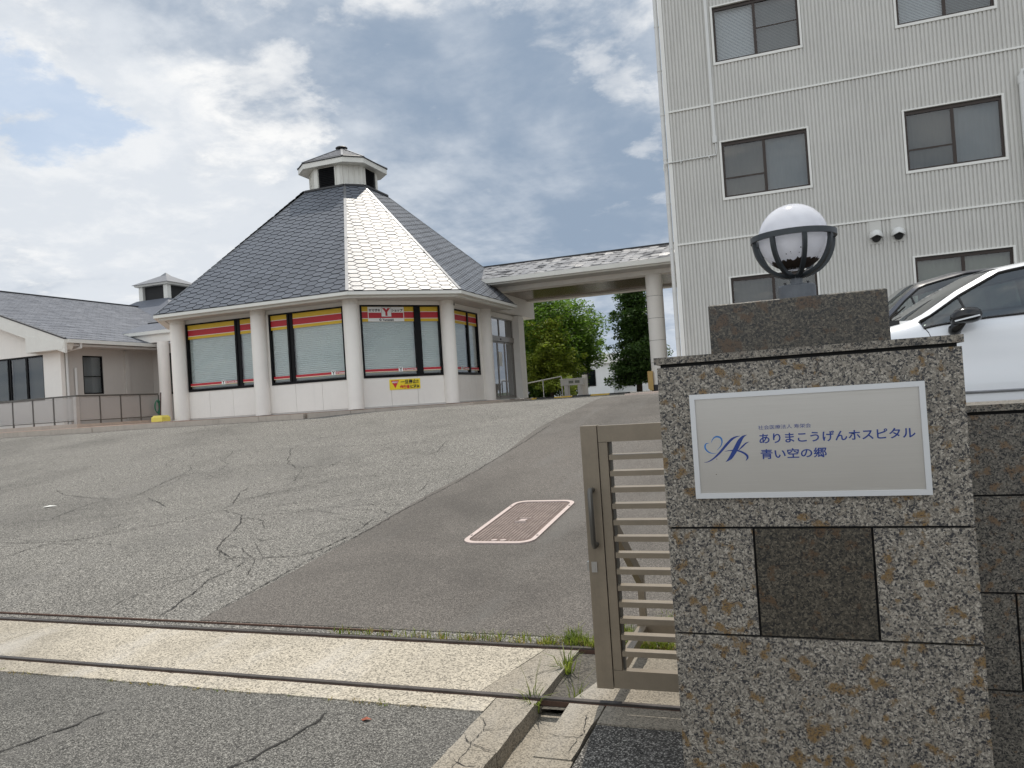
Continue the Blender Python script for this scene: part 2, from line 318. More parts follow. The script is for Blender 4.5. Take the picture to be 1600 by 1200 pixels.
# ------------------------------------------------------------------ mesh helpers
ORG = {}
class MB:
    def __init__(s): s.v = []; s.f = []; s.smooth = False
    def add(s, vs, fs):
        o = len(s.v); s.v += [tuple(p) for p in vs]; s.f += [tuple(i + o for i in f) for f in fs]; return s
    def box(s, a, b):
        x0, y0, z0 = a; x1, y1, z1 = b
        if x0 > x1: x0, x1 = x1, x0
        if y0 > y1: y0, y1 = y1, y0
        if z0 > z1: z0, z1 = z1, z0
        return s.add([(x0, y0, z0), (x1, y0, z0), (x1, y1, z0), (x0, y1, z0), (x0, y0, z1), (x1, y0, z1), (x1, y1, z1), (x0, y1, z1)],
                     [(0, 3, 2, 1), (4, 5, 6, 7), (0, 1, 5, 4), (1, 2, 6, 5), (2, 3, 7, 6), (3, 0, 4, 7)])
    def cbox(s, a, b, c=.004):
        """box with chamfered vertical and top edges"""
        x0, y0, z0 = a; x1, y1, z1 = b
        r = [(x0 + c, y0), (x1 - c, y0), (x1, y0 + c), (x1, y1 - c), (x1 - c, y1), (x0 + c, y1), (x0, y1 - c), (x0, y0 + c)]
        cx, cy = (x0 + x1) / 2, (y0 + y1) / 2
        def sh(p):
            return (p[0] + (c if p[0] < cx else -c), p[1] + (c if p[1] < cy else -c))
        v = [(p[0], p[1], z0) for p in r] + [(p[0], p[1], z1 - c) for p in r] + [(*sh(p), z1) for p in r]
        f = [tuple(reversed(range(8))), tuple(range(16, 24))]
        for k_ in (0, 8):
            for i in range(8): f.append((k_ + i, k_ + (i + 1) % 8, k_ + 8 + (i + 1) % 8, k_ + 8 + i))
        return s.add(v, f)
    def prism(s, poly, z0, z1):
        n = len(poly)
        v = [(p[0], p[1], z0) for p in poly] + [(p[0], p[1], z1) for p in poly]
        return s.add(v, [tuple(reversed(range(n))), tuple(range(n, 2 * n))] + [(i, (i + 1) % n, n + (i + 1) % n, n + i) for i in range(n)])
    def bar(s, a, b, wd, ht, up=(0, 0, 1)):
        a = Vector(a); b = Vector(b); d = (b - a).normalized(); up = Vector(up)
        sd = d.cross(up)
        if sd.length < 1e-4: sd = d.cross(Vector((1, 0, 0)))
        sd.normalize(); u = sd.cross(d).normalized()
        v = []
        for p in (a, b):
            for (i, j) in ((-1, -1), (1, -1), (1, 1), (-1, 1)): v.append(p + sd * wd / 2 * i + u * ht / 2 * j)
        return s.add(v, [(0, 1, 2, 3), (7, 6, 5, 4), (0, 4, 5, 1), (1, 5, 6, 2), (2, 6, 7, 3), (3, 7, 4, 0)])
    def cyl(s, a, b, r0, r1=None, n=16, caps=True):
        r1 = r0 if r1 is None else r1
        a = Vector(a); b = Vector(b); d = (b - a).normalized(); sd = d.orthogonal().normalized(); u = d.cross(sd)
        v = []
        for p, r in ((a, r0), (b, r1)):
            for i in range(n):
                t = 2 * math.pi * i / n; v.append(p + sd * math.cos(t) * r + u * math.sin(t) * r)
        f = [(i, (i + 1) % n, n + (i + 1) % n, n + i) for i in range(n)]
        if caps: f += [tuple(reversed(range(n))), tuple(range(n, 2 * n))]
        return s.add(v, f)
    def lathe(s, c, prof, n=24):
        c = Vector(c); v = []
        for (r, z) in prof:
            for i in range(n):
                t = 2 * math.pi * i / n; v.append((c.x + math.cos(t) * r, c.y + math.sin(t) * r, c.z + z))
        f = []
        for k_ in range(len(prof) - 1):
            for i in range(n): f.append((k_ * n + i, k_ * n + (i + 1) % n, (k_ + 1) * n + (i + 1) % n, (k_ + 1) * n + i))
        f += [tuple(reversed(range(n))), tuple(range((len(prof) - 1) * n, len(prof) * n))]
        return s.add(v, f)
    def tube(s, pts, r, n=8):
        pts = [Vector(p) for p in pts]; v = []; N = len(pts); prev = None
        for i, p in enumerate(pts):
            d = (pts[min(i + 1, N - 1)] - pts[max(i - 1, 0)]).normalized()
            sd = d.orthogonal().normalized() if prev is None else (prev - d * prev.dot(d)).normalized()
            prev = sd; u = d.cross(sd); rr = r[i] if hasattr(r, '__len__') else r
            for k_ in range(n):
                t = 2 * math.pi * k_ / n; v.append(p + sd * math.cos(t) * rr + u * math.sin(t) * rr)
        f = []
        for i in range(N - 1):
            for k_ in range(n): f.append((i * n + k_, i * n + (k_ + 1) % n, (i + 1) * n + (k_ + 1) % n, (i + 1) * n + k_))
        f += [tuple(reversed(range(n))), tuple(range((N - 1) * n, N * n))]
        return s.add(v, f)
    def build(s, name, mat, parent=None, kind=None, smooth=False, origin=None):
        me = bpy.data.meshes.new(name)
        o = Vector(ORG.get(parent.name, (0, 0, 0))) if parent else (Vector(origin) if origin else Vector((0, 0, 0)))
        me.from_pydata([Vector(p) - o for p in s.v], [], s.f); me.validate()
        ms = mat if isinstance(mat, (list, tuple)) else [mat]
        for m in ms: me.materials.append(m if not isinstance(m, str) else M[m])
        if smooth: me.shade_smooth() if smooth is True else me.polygons.foreach_set('use_smooth', [True] * len(me.polygons))
        ob = bpy.data.objects.new(name, me); COL.objects.link(ob)
        if smooth == 'auto': me.set_sharp_from_angle(angle=R(38))
        if parent: ob.parent = parent
        else: ob.location = o; ORG[ob.name] = o
        if parent and parent.parent is None and parent.name in ORG: ORG[ob.name] = ORG[parent.name]
        elif parent: ORG[ob.name] = ORG.get(parent.name, Vector())
        if kind: ob['kind'] = kind
        return ob
def thing(name, loc, label, cat, group=None):
    o = bpy.data.objects.new(name, None); COL.objects.link(o); o.location = loc; o.empty_display_size = .3
    ORG[o.name] = Vector(loc); o['label'] = label; o['category'] = cat
    if group: o['group'] = group
    return o
def tag(o, label, cat, group=None):
    o['label'] = label; o['category'] = cat
    if group: o['group'] = group
    return o
def B(a, b): return MB().box(a, b)
def tilepiece(mb, name, mat, parent, label=None):
    o = mb.build(name, mat, parent)
    if label: o['label'] = label
    return o
def text_obj(body, size, mat, parent, mtx, ext=.0006, align='LEFT', name='lettering', bold=0.0, xs=1.0, spacing=1.0):
    cu = bpy.data.curves.new('t', 'FONT'); cu.body = body; cu.size = size; cu.align_x = align; cu.extrude = ext; cu.offset = bold; cu.space_character = spacing
    cu.resolution_u = 3
    to = bpy.data.objects.new('t', cu); COL.objects.link(to)
    bpy.context.view_layer.update()
    dg = bpy.context.evaluated_depsgraph_get()
    me = bpy.data.meshes.new_from_object(to.evaluated_get(dg)); me.name = name
    bpy.data.objects.remove(to); bpy.data.curves.remove(cu)
    me.materials.clear(); me.materials.append(M[mat])
    o = Vector(ORG.get(parent.name, (0, 0, 0)))
    me.transform(Matrix.Translation(-o) @ mtx @ Matrix.Diagonal((xs, 1, 1, 1)))
    ob = bpy.data.objects.new(name, me); COL.objects.link(ob); ob.parent = parent; ORG[ob.name] = ORG.get(parent.name, Vector())
    return ob
def frame_m(o, u, n):
    """matrix: local x along u (horizontal), local y = up, local z = outward normal"""
    u = Vector(u).normalized(); n = Vector(n).normalized(); v = n.cross(u)
    m = Matrix.Identity(4)
    for i in range(3): m[i][0] = u[i]; m[i][1] = v[i]; m[i][2] = n[i]; m[i][3] = o[i]
    return m

# ------------------------------------------------------------------ ground
def g(Y):
    t = Y - 4.45
    if t <= 0: return 0.0
    if t < 6: return .07 * t + .05 / 12 * t * t
    if t < 11: return .57 + .137 * (t - 6)
    if t < 12.9:
        s = t - 11; return 1.255 + .137 * s - .137 / 3.8 * s * s
    return 1.385
YS = [-60, -20, -5, 0, 3.34] 
def sheet(name, x0, x1, ys, off, mat, kind='structure', poly=None, xn=1):
    mb = MB(); xs = [x0 + (x1 - x0) * i / xn for i in range(xn + 1)]
    for y in ys:
        for x in xs: mb.v.append((x, y, g(y) + off))
    n = xn + 1
    for j in range(len(ys) - 1):
        for i in range(xn): mb.f.append((j * n + i, j * n + i + 1, (j + 1) * n + i + 1, (j + 1) * n + i))
    return mb.build(name, mat, None, kind)
ramp_ys = [4.45 + .25 * i for i in range(57)]
# base terrain to the horizon (lies under everything)
tb = MB(); yy = [-600, -100, -5, 3.0, 4.45] + ramp_ys[2::2] + [19, 25, 40, 80, 200, 900]
xx = [-900, -200, -60, 60, 200, 900]
for y in yy:
    for x in xx: tb.v.append((x, y, g(y) - .16))
for j in range(len(yy) - 1):
    for i in range(5): a = j * 6 + i; tb.f.append((a, a + 1, a + 7, a + 6))
tb.build('ground', 'asphalt_old', None, 'structure')
sheet('driveway', -60, 30, ramp_ys + [19, 22, 26, 30, 45, 60], 0, 'asphalt_old')
# newer patch of asphalt: left edge at x = -4.2
pb_ = MB(); ys = [4.56 + .25 * i for i in range(51)]; rows = []
for y in ys:
    xe = -4.22 + .05 * math.sin(y * 1.3) + (y - 4.5) * .004 - (.10 if y > 6 else .10 * (y - 4.56) / 1.5 - .0) + (.28 * max(0, y - 13) / 4)
    rows.append(xe); 
for y, xe in zip(ys, rows):
    for x in (xe, -2.5, 0.6): pb_.v.append((x, y, g(y) + .004))
for j in range(len(ys) - 1):
    for i in range(2): a = j * 3 + i; pb_.f.append((a, a + 1, a + 4, a + 3))
pb_.build('asphalt_patch', 'asphalt_patch', None, 'structure')
# front road (in front of the gate track); gutter left open between the kerbs
rd = MB(); rd.add([(-90, -40, 0), (-1.5, -40, 0), (-1.5, 3.425, 0), (-90, 3.425, 0)], [(0, 1, 2, 3)])
rd.build('road', 'asphalt_road', None, 'structure')
rd2 = MB(); rd2.add([(-.95, -40, 0), (60, -40, 0), (60, 3.40, 0), (-.94, 3.40, 0)], [(0, 1, 2, 3)])
rd2.build('pavement', 'asphalt_dark', None, 'structure')
# concrete slabs of the gate track
def rough_poly(pts, j=.008, step=.12, seed=1):
    rnd = random.Random(seed); out = []
    for i, a in enumerate(pts):
        b = pts[(i + 1) % len(pts)]; L = math.hypot(b[0] - a[0], b[1] - a[1]); n = max(1, min(160, int(L / step)))
        for k_ in range(n):
            t = k_ / n; out.append((a[0] + (b[0] - a[0]) * t + (rnd.uniform(-j, j) if k_ else 0), a[1] + (b[1] - a[1]) * t + (rnd.uniform(-j, j) if k_ else 0)))
    return out
track = thing('gate_track', (-1.3, 3.9, 0), 'pale concrete gate track across the driveway with two dark steel rails', 'gate track')
for (x0, x1, y0, y1) in ((-14, -5.4, 3.64, 4.345), (-5.395, -1.62, 3.64, 4.345)):
    MB().prism(rough_poly([(x0, y0), (x1, y0), (x1 + (.14 if x1 > -2 else 0), y1), (x0, y1)], .004), -.14, .006).build('slab', 'concrete', track)
MB().prism(rough_poly([(-14, 3.43), (-1.505, 3.43), (-1.505, 3.60), (-14, 3.60)], .008, .09, 3), -.14, .006).build('kerb_strip', 'concrete', track)
MB().prism(rough_poly([(-1.615, 3.64), (-1.285, 3.64), (-1.275, 4.345), (-1.475, 4.345)], .004), -.14, .007).build('slab', 'concrete_kerb', track)
MB().prism(rough_poly([(-1.12, 3.64), (4.5, 3.64), (4.5, 4.345), (-.93, 4.345)], .004), -.14, .007).build('slab', 'concrete_kerb', track)
MB().prism([(-.938, 3.405), (4.5, 3.405), (4.5, 3.60), (-.938, 3.60)], -.14, .007).build('kerb_strip', 'concrete_kerb', track)
for (y0, y1, x1) in ((3.605, 3.635, 4.6), (4.36, 4.39, 4.6)):
    MB().box((-16, y0, -.022), (x1, y1, .018)).build('rail', 'rail', track)
    MB().box((-16, y0 - .006, -.015), (x1, y0 - .001, .009)).build('rail_lip', 'rust', track)
MB().box((-16, 4.352, -.1), (4.6, 4.358, .004)).build('rail_lip', 'rust', track)
MB().box((-16, 4.51, -.08), (-2.6, 4.525, .016)).build('edge_strip', 'rust', track)
MB().add([(-16, 4.392, -.004), (4.6, 4.392, -.004), (4.6, 4.51, .001), (-16, 4.51, .001)], [(0, 1, 2, 3)]).build('joint_sand', 'soil', track)
# kerbs and the gutter on the road side
gut = thing('gutter', (-1.2, 3, 0), 'concrete street gutter between two cracked kerbs running toward the camera', 'gutter')
MB().add([(-1.32, -8, -.095), (-1.09, -8, -.095), (-1.09, 3.66, -.075), (-1.32, 3.66, -.075)], [(0, 1, 2, 3)]).build('channel_floor', 'concrete_kerb', gut)
MB().add([(-1.32, 3.64, -.05), (-1.0, 3.64, -.045), (-.92, 4.35, -.012), (-1.32, 4.35, -.012)], [(0, 1, 2, 3)]).build('channel_gravel', 'soil', gut)
yk = [-8, -5, -2.4, .2, 1.7, 2.62, 3.03, 3.595]
for i in range(len(yk) - 1):
    MB().prism(rough_poly([(-1.50, yk[i] + .004), (-1.282, yk[i] + .004), (-1.282, yk[i + 1] - .003), (-1.50, yk[i + 1] - .003)], .006, .1, i), -.14, .007 + .003 * (i % 2)).build('kerb_stone', 'concrete_kerb', gut)
    q = .30 if i == 6 else .0
    MB().prism(rough_poly([(-1.12, yk[i] + .004), (-.955, yk[i] + .004), (-.945, yk[i + 1] - .003), (-1.12, yk[i + 1] - .003)], .007, .1, i + 20), -.14, .006 + .003 * ((i + 1) % 2)).build('kerb_stone', 'concrete_kerb', gut)

# cracks: jagged ribbons following the surface
CR = [
 [(-8.21,5.96),(-8.24,6.38),(-8.04,6.68),(-7.80,6.78),(-7.65,7.04),(-7.29,7.42),(-7.12,7.80),(-6.99,8.01)],
 [(-6.99,8.01),(-7.07,8.32),(-7.53,9.04),(-7.57,9.35),(-7.40,9.72)],
 [(-9.07,6.59),(-8.63,6.54),(-8.26,6.61),(-8.04,6.68)],
 [(-6.99,8.01),(-6.67,7.84),(-6.44,7.74),(-6.09,7.79),(-5.76,7.85),(-5.73,7.97),(-5.19,8.13),(-4.91,8.19),(-4.43,8.13)],
 [(-6.44,7.74),(-6.09,7.24),(-5.79,6.62),(-5.63,6.38),(-5.23,6.11),(-4.95,6.05)],
 [(-4.36,6.89),(-4.40,6.54),(-4.41,6.31),(-4.53,6.17),(-4.81,6.12),(-4.96,5.98),(-4.91,5.62),(-4.93,5.45),(-4.82,5.17),(-4.73,4.88),(-4.63,4.58)],
 [(-9.53,7.56),(-9.65,8.00),(-9.80,8.55),(-9.62,8.73),(-9.33,8.82),(-9.48,9.29),(-9.73,9.96),(-9.82,10.36),(-9.60,10.58)],
 [(-11.64,9.46),(-10.99,9.10),(-9.74,8.74)],
 [(-17.53,12.85),(-15.40,12.57),(-13.51,12.32),(-12.03,12.35),(-10.60,12.32),(-9.00,12.28),(-7.68,12.24),(-5.79,12.29)],
 [(-9.00,12.28),(-8.11,10.96),(-7.68,10.60),(-7.12,10.73),(-6.58,10.79)],
 [(-5.72,12.27),(-5.54,11.42),(-5.59,11.10)],
 [(-7.14,8.52),(-6.93,8.84),(-6.66,9.30),(-6.16,9.76),(-5.67,9.97)],
 [(-9.00,12.28),(-8.94,13.23),(-8.51,13.58)],
 [(-9.01,8.83),(-8.12,8.22)], [(-12.58,11.73),(-12.43,12.23)], [(-4.39,6.94),(-4.48,7.50),(-4.37,7.61)],
 [(-4.24,4.6),(-4.3,6.2),(-4.29,8.2),(-4.26,9.1),(-4.2,11.5),(-4.15,13.4)],
]
CRF = [  # on the front road
 [(-3.9,2.35),(-3.604,2.567),(-3.53,2.85),(-3.491,3.056),(-3.46,3.1)], [(-2.5,2.4),(-2.395,2.671),(-2.30,2.9),(-2.275,3.153),(-2.28,3.3)],
]
CRK = [  # on the kerb stones
 [(-1.50,3.36),(-1.44,3.30),(-1.42,3.22),(-1.37,3.24),(-1.29,3.27)], [(-1.42,3.22),(-1.43,3.10),(-1.40,3.0),(-1.41,2.85)], [(-1.5,3.17),(-1.43,3.10),(-1.29,3.02)],
 [(-1.12,3.25),(-1.02,3.22),(-.95,3.24)], [(-1.0,3.5),(-.97,3.3),(-.98,3.1)], [(-1.45,2.95),(-1.36,2.88),(-1.3,2.9)],
 [(-1.29,4.05),(-1.38,3.98),(-1.44,3.88),(-1.38,3.8)],
]
cm = MB(); rnd = random.Random(3)
def crack(pl, off, w0, gfun=g, step=.035):
    pts = []
    for a, b in zip(pl[:-1], pl[1:]):
        L = math.hypot(b[0] - a[0], b[1] - a[1]); n = max(1, int(L / step))
        for k_ in range(n): pts.append((a[0] + (b[0] - a[0]) * k_ / n, a[1] + (b[1] - a[1]) * k_ / n))
    pts.append(pl[-1]); N = len(pts); lat = 0; vs = []
    for i, p in enumerate(pts):
        q = pts[min(i + 1, N - 1)]; o_ = pts[max(0, i - 1)]
        d = Vector((q[0] - o_[0], q[1] - o_[1])); d.normalize(); nn = Vector((-d.y, d.x))
        lat = lat * .75 + rnd.uniform(-1, 1) * step * .35
        wd = w0 * rnd.uniform(.15, 1.3) * min(1, (i + 1) / 4, (N - i) / 4)
        c = Vector(p) + nn * lat
        for s_ in (-1, 1): vs.append((c.x + nn.x * wd * s_, c.y + nn.y * wd * s_, gfun(c.y) + off))
    cm.add(vs, [(2 * i, 2 * i + 1, 2 * i + 3, 2 * i + 2) for i in range(N - 1)])
for i, c in enumerate(CR):
    crack(c, .008, .0075 if i in (0, 5) else .0062, g)
    if i == len(CR) - 1: break
    for a, b in zip(c[:-1], c[1:]):          # fine side branches
        if rnd.random() < .62:
            t_ = rnd.random(); x_, y_ = a[0] + (b[0] - a[0]) * t_, a[1] + (b[1] - a[1]) * t_; an = math.atan2(b[1] - a[1], b[0] - a[0]) + rnd.choice((-1, 1)) * rnd.uniform(.5, 1.3); br = [(x_, y_)]
            for _ in range(rnd.randint(2, 5)):
                l_ = rnd.uniform(.12, .34) * (1 + y_ * .06); an += rnd.uniform(-.6, .6); x_ += math.cos(an) * l_; y_ += math.sin(an) * l_
                if x_ > -4.3 or y_ < 4.6: break
                br.append((x_, y_))
            if len(br) > 1: crack(br, .008, .0042, g)
for c in CRF: crack(c, .004, .007, lambda y: 0, .04)
for c in CRK: crack(c, .012, .0025, lambda y: 0, .02)
cm.build('asphalt_cracks', 'crack', None, 'structure')

# raised parking lot behind the granite wall, with its retaining edge
MB().box((-.45, 4.62, -.15), (34, 19.9, .95)).build('parking_lot', 'asphalt_old', None, 'structure')

# ------------------------------------------------------------------ manhole cover
def man():
    t = thing('manhole_cover', (-2.66, 7.38, g(7.38)), 'rectangular cast manhole cover with pale pinkish frame set in the dark asphalt patch', 'manhole cover')
    x0, x1, y0, y1 = -3.02, -2.31, 6.58, 8.2
    def rr(a, b, c, d, r, n=6):
        out = []
        for (cx, cy, s0) in ((b - r, d - r, 0), (a + r, d - r, 90), (a + r, c + r, 180), (b - r, c + r, 270)):
            for i in range(n + 1): an = R(s0 + 90 * i / n); out.append((cx + r * math.cos(an), cy + r * math.sin(an)))
        return out
    o_, i_ = rr(x0, x1, y0, y1, .15), rr(x0 + .045, x1 - .045, y0 + .05, y1 - .05, .11)
    n = len(o_); v = [(p[0], p[1], g(p[1]) + .018) for p in o_] + [(p[0], p[1], g(p[1]) + .018) for p in i_] + [(p[0], p[1], g(p[1]) - .02) for p in o_] + [(p[0], p[1], g(p[1]) + .006) for p in i_]
    f = []
    for i in range(n):
        j = (i + 1) % n; f += [(i, j, n + j, n + i), (2 * n + i, 2 * n + j, j, i), (n + i, n + j, 3 * n + j, 3 * n + i)]
    MB().add(v, f).build('frame', 'manhole_frame', t)
    pl = MB(); v = [(p[0], p[1], g(p[1]) + .0065) for p in i_]; pl.add(v, [tuple(range(n))]); pl.build('plate', 'manhole_ground', t)
    st = MB(); px_, py_ = .0352, .0375
    nx = int((x1 - x0 - .12) / px_); ny = int((y1 - y0 - .14) / py_)
    for i in range(nx):
        for j in range(ny):
            cx = x0 + .06 + px_ * (i + .5); cy = y0 + .075 + py_ * (j + .5)
            if (i < 2 or i > nx - 3) and (j < 2 or j > ny - 3): continue
            if abs(cx - (x0 + x1) / 2) < .075 and abs(cy - (y0 + y1) / 2) < .10: continue
            if j < 3 and abs(cx - (x0 + x1) / 2) < .09: continue
            z = g(cy); hx, hy = px_ * .33, py_ * .30
            b0 = [(cx - hx, cy - hy, z + .006), (cx + hx, cy - hy, z + .006), (cx + hx, cy + hy, z + .006), (cx - hx, cy + hy, z + .006)]
            b1 = [(cx - hx * .8, cy - hy * .8, z + .015), (cx + hx * .8, cy - hy * .8, z + .015), (cx + hx * .8, cy + hy * .8, z + .015), (cx - hx * .8, cy + hy * .8, z + .015)]
            st.add(b0 + b1, [(4, 5, 6, 7), (0, 1, 5, 4), (1, 2, 6, 5), (2, 3, 7, 6), (3, 0, 4, 7)])
    st.build('studs', 'manhole_stud', t, 'stuff')
    cx, cy = (x0 + x1) / 2, (y0 + y1) / 2
    e = MB(); e.box((cx - .06, cy - .09, g(cy)), (cx + .06, cy - .075, g(cy) + .018)); e.box((cx - .06, cy + .075, g(cy)), (cx + .06, cy + .09, g(cy) + .022))
    e.box((cx - .035, cy - .05, g(cy)), (cx + .035, cy + .05, g(cy) + .017)); e.build('emblem', 'manhole_frame', t)
    for sx in (-1, 1):
        MB().cyl((cx + sx * .045, y0 + .10, g(y0 + .1) + .004), (cx + sx * .045, y0 + .10, g(y0 + .1) + .017), .032, n=14).build('key_hole', 'manhole_frame', t)
    for (bx, by) in ((x0 + .022, y0 + .25), (x1 - .022, y0 + .25), (x0 + .022, y1 - .25), (x1 - .022, y1 - .25)):
        MB().cyl((bx, by, g(by) + .01), (bx, by, g(by) + .021), .012, n=10).build('bolt', 'flashing_dark', t)
man()

# ------------------------------------------------------------------ granite gatepost, wall, plaque
PX0, PX1, PY0, PY1 = -.372, .414, 2.25, 3.03
post = thing('granite_gatepost', ((PX0 + PX1) / 2, 2.64, 0), 'big speckled granite gatepost with rust coloured spots carrying the steel plaque', 'gatepost')
B((PX0 + .012, PY0 + .012, -.1), (PX1 - .012, PY1 - .012, 1.572)).build('core', 'joint', post)
J = .0032
def slabs(x0, x1, z0, z1, mat='granite', front=True):
    tilepiece(MB().box((x0 + J, PY0, z0 + J), (x1 - J, PY0 + .03, z1 - J)), 'granite_slab', mat, post, 'darker honed square granite slab' if mat == 'granite_dark' else None)
slabs(PX0, PX1, 1.095, 1.561); slabs(PX0, -.132, .793, 1.095); slabs(-.132, .170, .793, 1.095, 'granite_dark'); slabs(.170, PX1, .793, 1.095)
slabs(PX0, PX1, .34, .793); slabs(PX0, PX1, -.05, .34)
for (z0, z1) in ((1.095, 1.561), (.793, 1.095), (.34, .793), (-.05, .34)):
    for sx in (0, 1):
        xa, xb = (PX0 + .0005, PX0 + .03) if sx == 0 else (PX1 - .03, PX1 - .0005)
        MB().box((xa, PY0 + .031, z0 + J), (xb, PY1 - .031, z1 - J)).build('granite_slab', 'granite', post)
    MB().box((PX0 + .003, PY1 - .03, z0 + J), (PX1 - .003, PY1, z1 - J)).build('granite_slab', 'granite', post)
MB().box((PX0 - .004, PY0 - .004, 1.568), (PX1 + .002, PY1 + .004, 1.588)).build('cap', 'granite_top', post)
MB().cbox((-.229, 2.42, 1.589), (.268, 2.92, 1.742), .003).build('top_block', 'granite_dark', post)

wall = thing('granite_wall', (2.6, 2.9, 0), 'low dark granite clad wall running right behind the gatepost', 'wall')
B((PX1 + .015, 2.82, -.1), (5.2, 3.05, 1.358)).build('core', 'joint', wall)
wz = [(-.05, .17), (.17, .478), (.478, .785), (.785, 1.093), (1.093, 1.352)]
for k_, (z0, z1) in enumerate(wz):
    xs = [PX1 + .006]; x = .61 if k_ % 2 == 0 else 1.2
    if k_ == 4: x = 1.15
    while x < 5.2: xs.append(x); x += 1.2
    xs.append(5.2)
    for a, b in zip(xs[:-1], xs[1:]): MB().box((a + J, 2.81, z0 + J), (b - J, 2.84, z1 - J)).build('granite_slab', 'granite_wall', wall)
x = PX1 + .006
while x < 5.2:
    MB().box((x + .001, 2.80, 1.360), (min(5.2, x + 1.2) - .001, 3.08, 1.381)).build('coping_slab', 'granite_top', wall); x += 1.2
# the wall's rear half: stops behind the gatepost

# plaque
pq = thing('plaque', (.02, 2.24, 1.33), 'brushed steel plaque with blue Japanese lettering and winged heart logo on the gatepost', 'plaque')
QX0, QX1, QZ0, QZ1, QY = -.281, .318, 1.180, 1.475, 2.2415
B((QX0 + .008, QY, QZ0 + .008), (QX1 - .008, 2.2495, QZ1 - .008)).build('plate', 'brushed', pq)
fw = .014
def mitre(a, b, c, d):
    return MB().add([(p[0], QY - .006, p[1]) for p in (a, b, c, d)] + [(p[0], 2.2495, p[1]) for p in (a, b, c, d)],
                    [(0, 1, 2, 3), (7, 6, 5, 4), (0, 4, 5, 1), (1, 5, 6, 2), (2, 6, 7, 3), (3, 7, 4, 0)])
o4 = [(QX0, QZ0), (QX1, QZ0), (QX1, QZ1), (QX0, QZ1)]; i4 = [(QX0 + fw, QZ0 + fw), (QX1 - fw, QZ0 + fw), (QX1 - fw, QZ1 - fw), (QX0 + fw, QZ1 - fw)]
M['alu'] = plain('alu', (.62, .63, .64), .42, .5, var=.02)
for i in range(4):
    j = (i + 1) % 4; e = .0003
    mitre(o4[i], o4[j], i4[j], i4[i]).build('frame_bar', 'alu', pq)
FU, FN = (1, 0, 0), (0, -1, 0)
def ptext(s_, x, z, size, mat='sign_blue', bold=0.0, xs=1.0, sp=1.0, par=None, y=QY - .0004):
    return text_obj(s_, size, mat, par or pq, frame_m((x, y, z), FU, FN), .0003, 'LEFT', 'lettering', bold, xs, sp)
def fit_text(s_, x, z, width, size, mat='sign_blue', bold=0.0, par=None, y=QY - .0004):
    ob = ptext(s_, x, z, size, mat, bold, 1.0, 1.0, par, y)
    xs = [v.co.x for v in ob.data.vertices]; wd = max(xs) - min(xs); mn = min(xs)
    o = ORG[(par or pq).name].x; k_ = width / wd
    for v in ob.data.vertices: v.co.x = (v.co.x - mn) * k_ + (x - o)
    return ob
fit_text('社会医療法人 寿栄会', -.100, 1.3685, .137, .0125)
fit_text('ありまこうげんホスピタル', -.099, 1.331, .388, .0305, bold=.0005)
fit_text('青い空の郷', -.098, 1.2885, .170, .0285, bold=.0005)
# logo: tapered strokes traced in the plane of the plaque
def LP(x, y):  # logo drawing units (1350 wide) -> plaque x,z
    u = 1090 + x / 15.0; v = 650 + y / 15.0
    d = cam.matrix_world.to_3x3() @ Vector(((u - 800) / 1205, -(v - 600) / 1205, -1)); t = QY / d.y
    return d.x * t, 1.5 + d.z * t
def stroke(pts, wid, mat, n=10, lift=.0004):
    # Catmull-Rom through pts, width profile interpolated
    P_ = [Vector(LP(*p)) for p in pts]; P_ = [P_[0] * 2 - P_[1]] + P_ + [P_[-1] * 2 - P_[-2]]
    W_ = [wid[0]] + list(wid) + [wid[-1]]; C = []; WW = []
    for i in range(1, len(P_) - 2):
        for k_ in range(n):
            t = k_ / n; a, b, c, d = P_[i - 1:i + 3]
            C.append(.5 * ((2 * b) + (c - a) * t + (2 * a - 5 * b + 4 * c - d) * t * t + (3 * b - a - 3 * c + d) * t ** 3))
            WW.append(W_[i] * (1 - t) + W_[i + 1] * t)
    C.append(P_[-2]); WW.append(W_[-2]); mb = MB(); vs = []
    for i, c in enumerate(C):
        d = (C[min(i + 1, len(C) - 1)] - C[max(i - 1, 0)]).normalized(); nn = Vector((-d.y, d.x)) * max(.0002, WW[i] / 15.0 / 1205 * 2.35 / 2)
        for s_ in (-1, 1): vs.append((c.x + nn.x * s_, QY - lift, c.y + nn.y * s_))
    mb.add(vs, [(2 * i, 2 * i + 1, 2 * i + 3, 2 * i + 2) for i in range(len(C) - 1)])
    return mb.build('logo_stroke', mat, pq)
stroke([(320, 630), (345, 560), (400, 500), (470, 485), (545, 520), (572, 600), (545, 700), (455, 805)], [6, 16, 30, 38, 34, 28, 18, 5], 'sign_lightblue')
stroke([(265, 636), (205, 650), (175, 700), (185, 770), (250, 840), (330, 872), (430, 878)], [6, 22, 34, 34, 26, 16, 4], 'sign_lightblue')
stroke([(150, 1087), (240, 1075), (370, 1000), (520, 860), (680, 670), (800, 545), (900, 490), (995, 466)], [4, 16, 30, 44, 52, 48, 28, 4], 'sign_blue')
stroke([(1150, 440), (1060, 490), (985, 590), (920, 720), (850, 850), (770, 980), (665, 1075)], [4, 50, 86, 96, 92, 72, 8], 'sign_blue', lift=.0006)
stroke([(1210, 602), (1130, 640), (1050, 715), (960, 800)], [3, 26, 34, 12], 'sign_blue', lift=.0008)
stroke([(635, 832), (730, 812), (860, 808), (980, 822), (1090, 870), (1160, 930), (1170, 985), (1130, 1050)], [4, 16, 26, 34, 40, 46, 36, 4], 'sign_blue', lift=.0010)
for (x, y) in ((450, 1010), (440, 1370)):
    a, b = LP(x, y); MB().cyl((a, QY - .002, b), (a, QY, b), .0011, n=8).build('stain_dot', 'rust', pq)

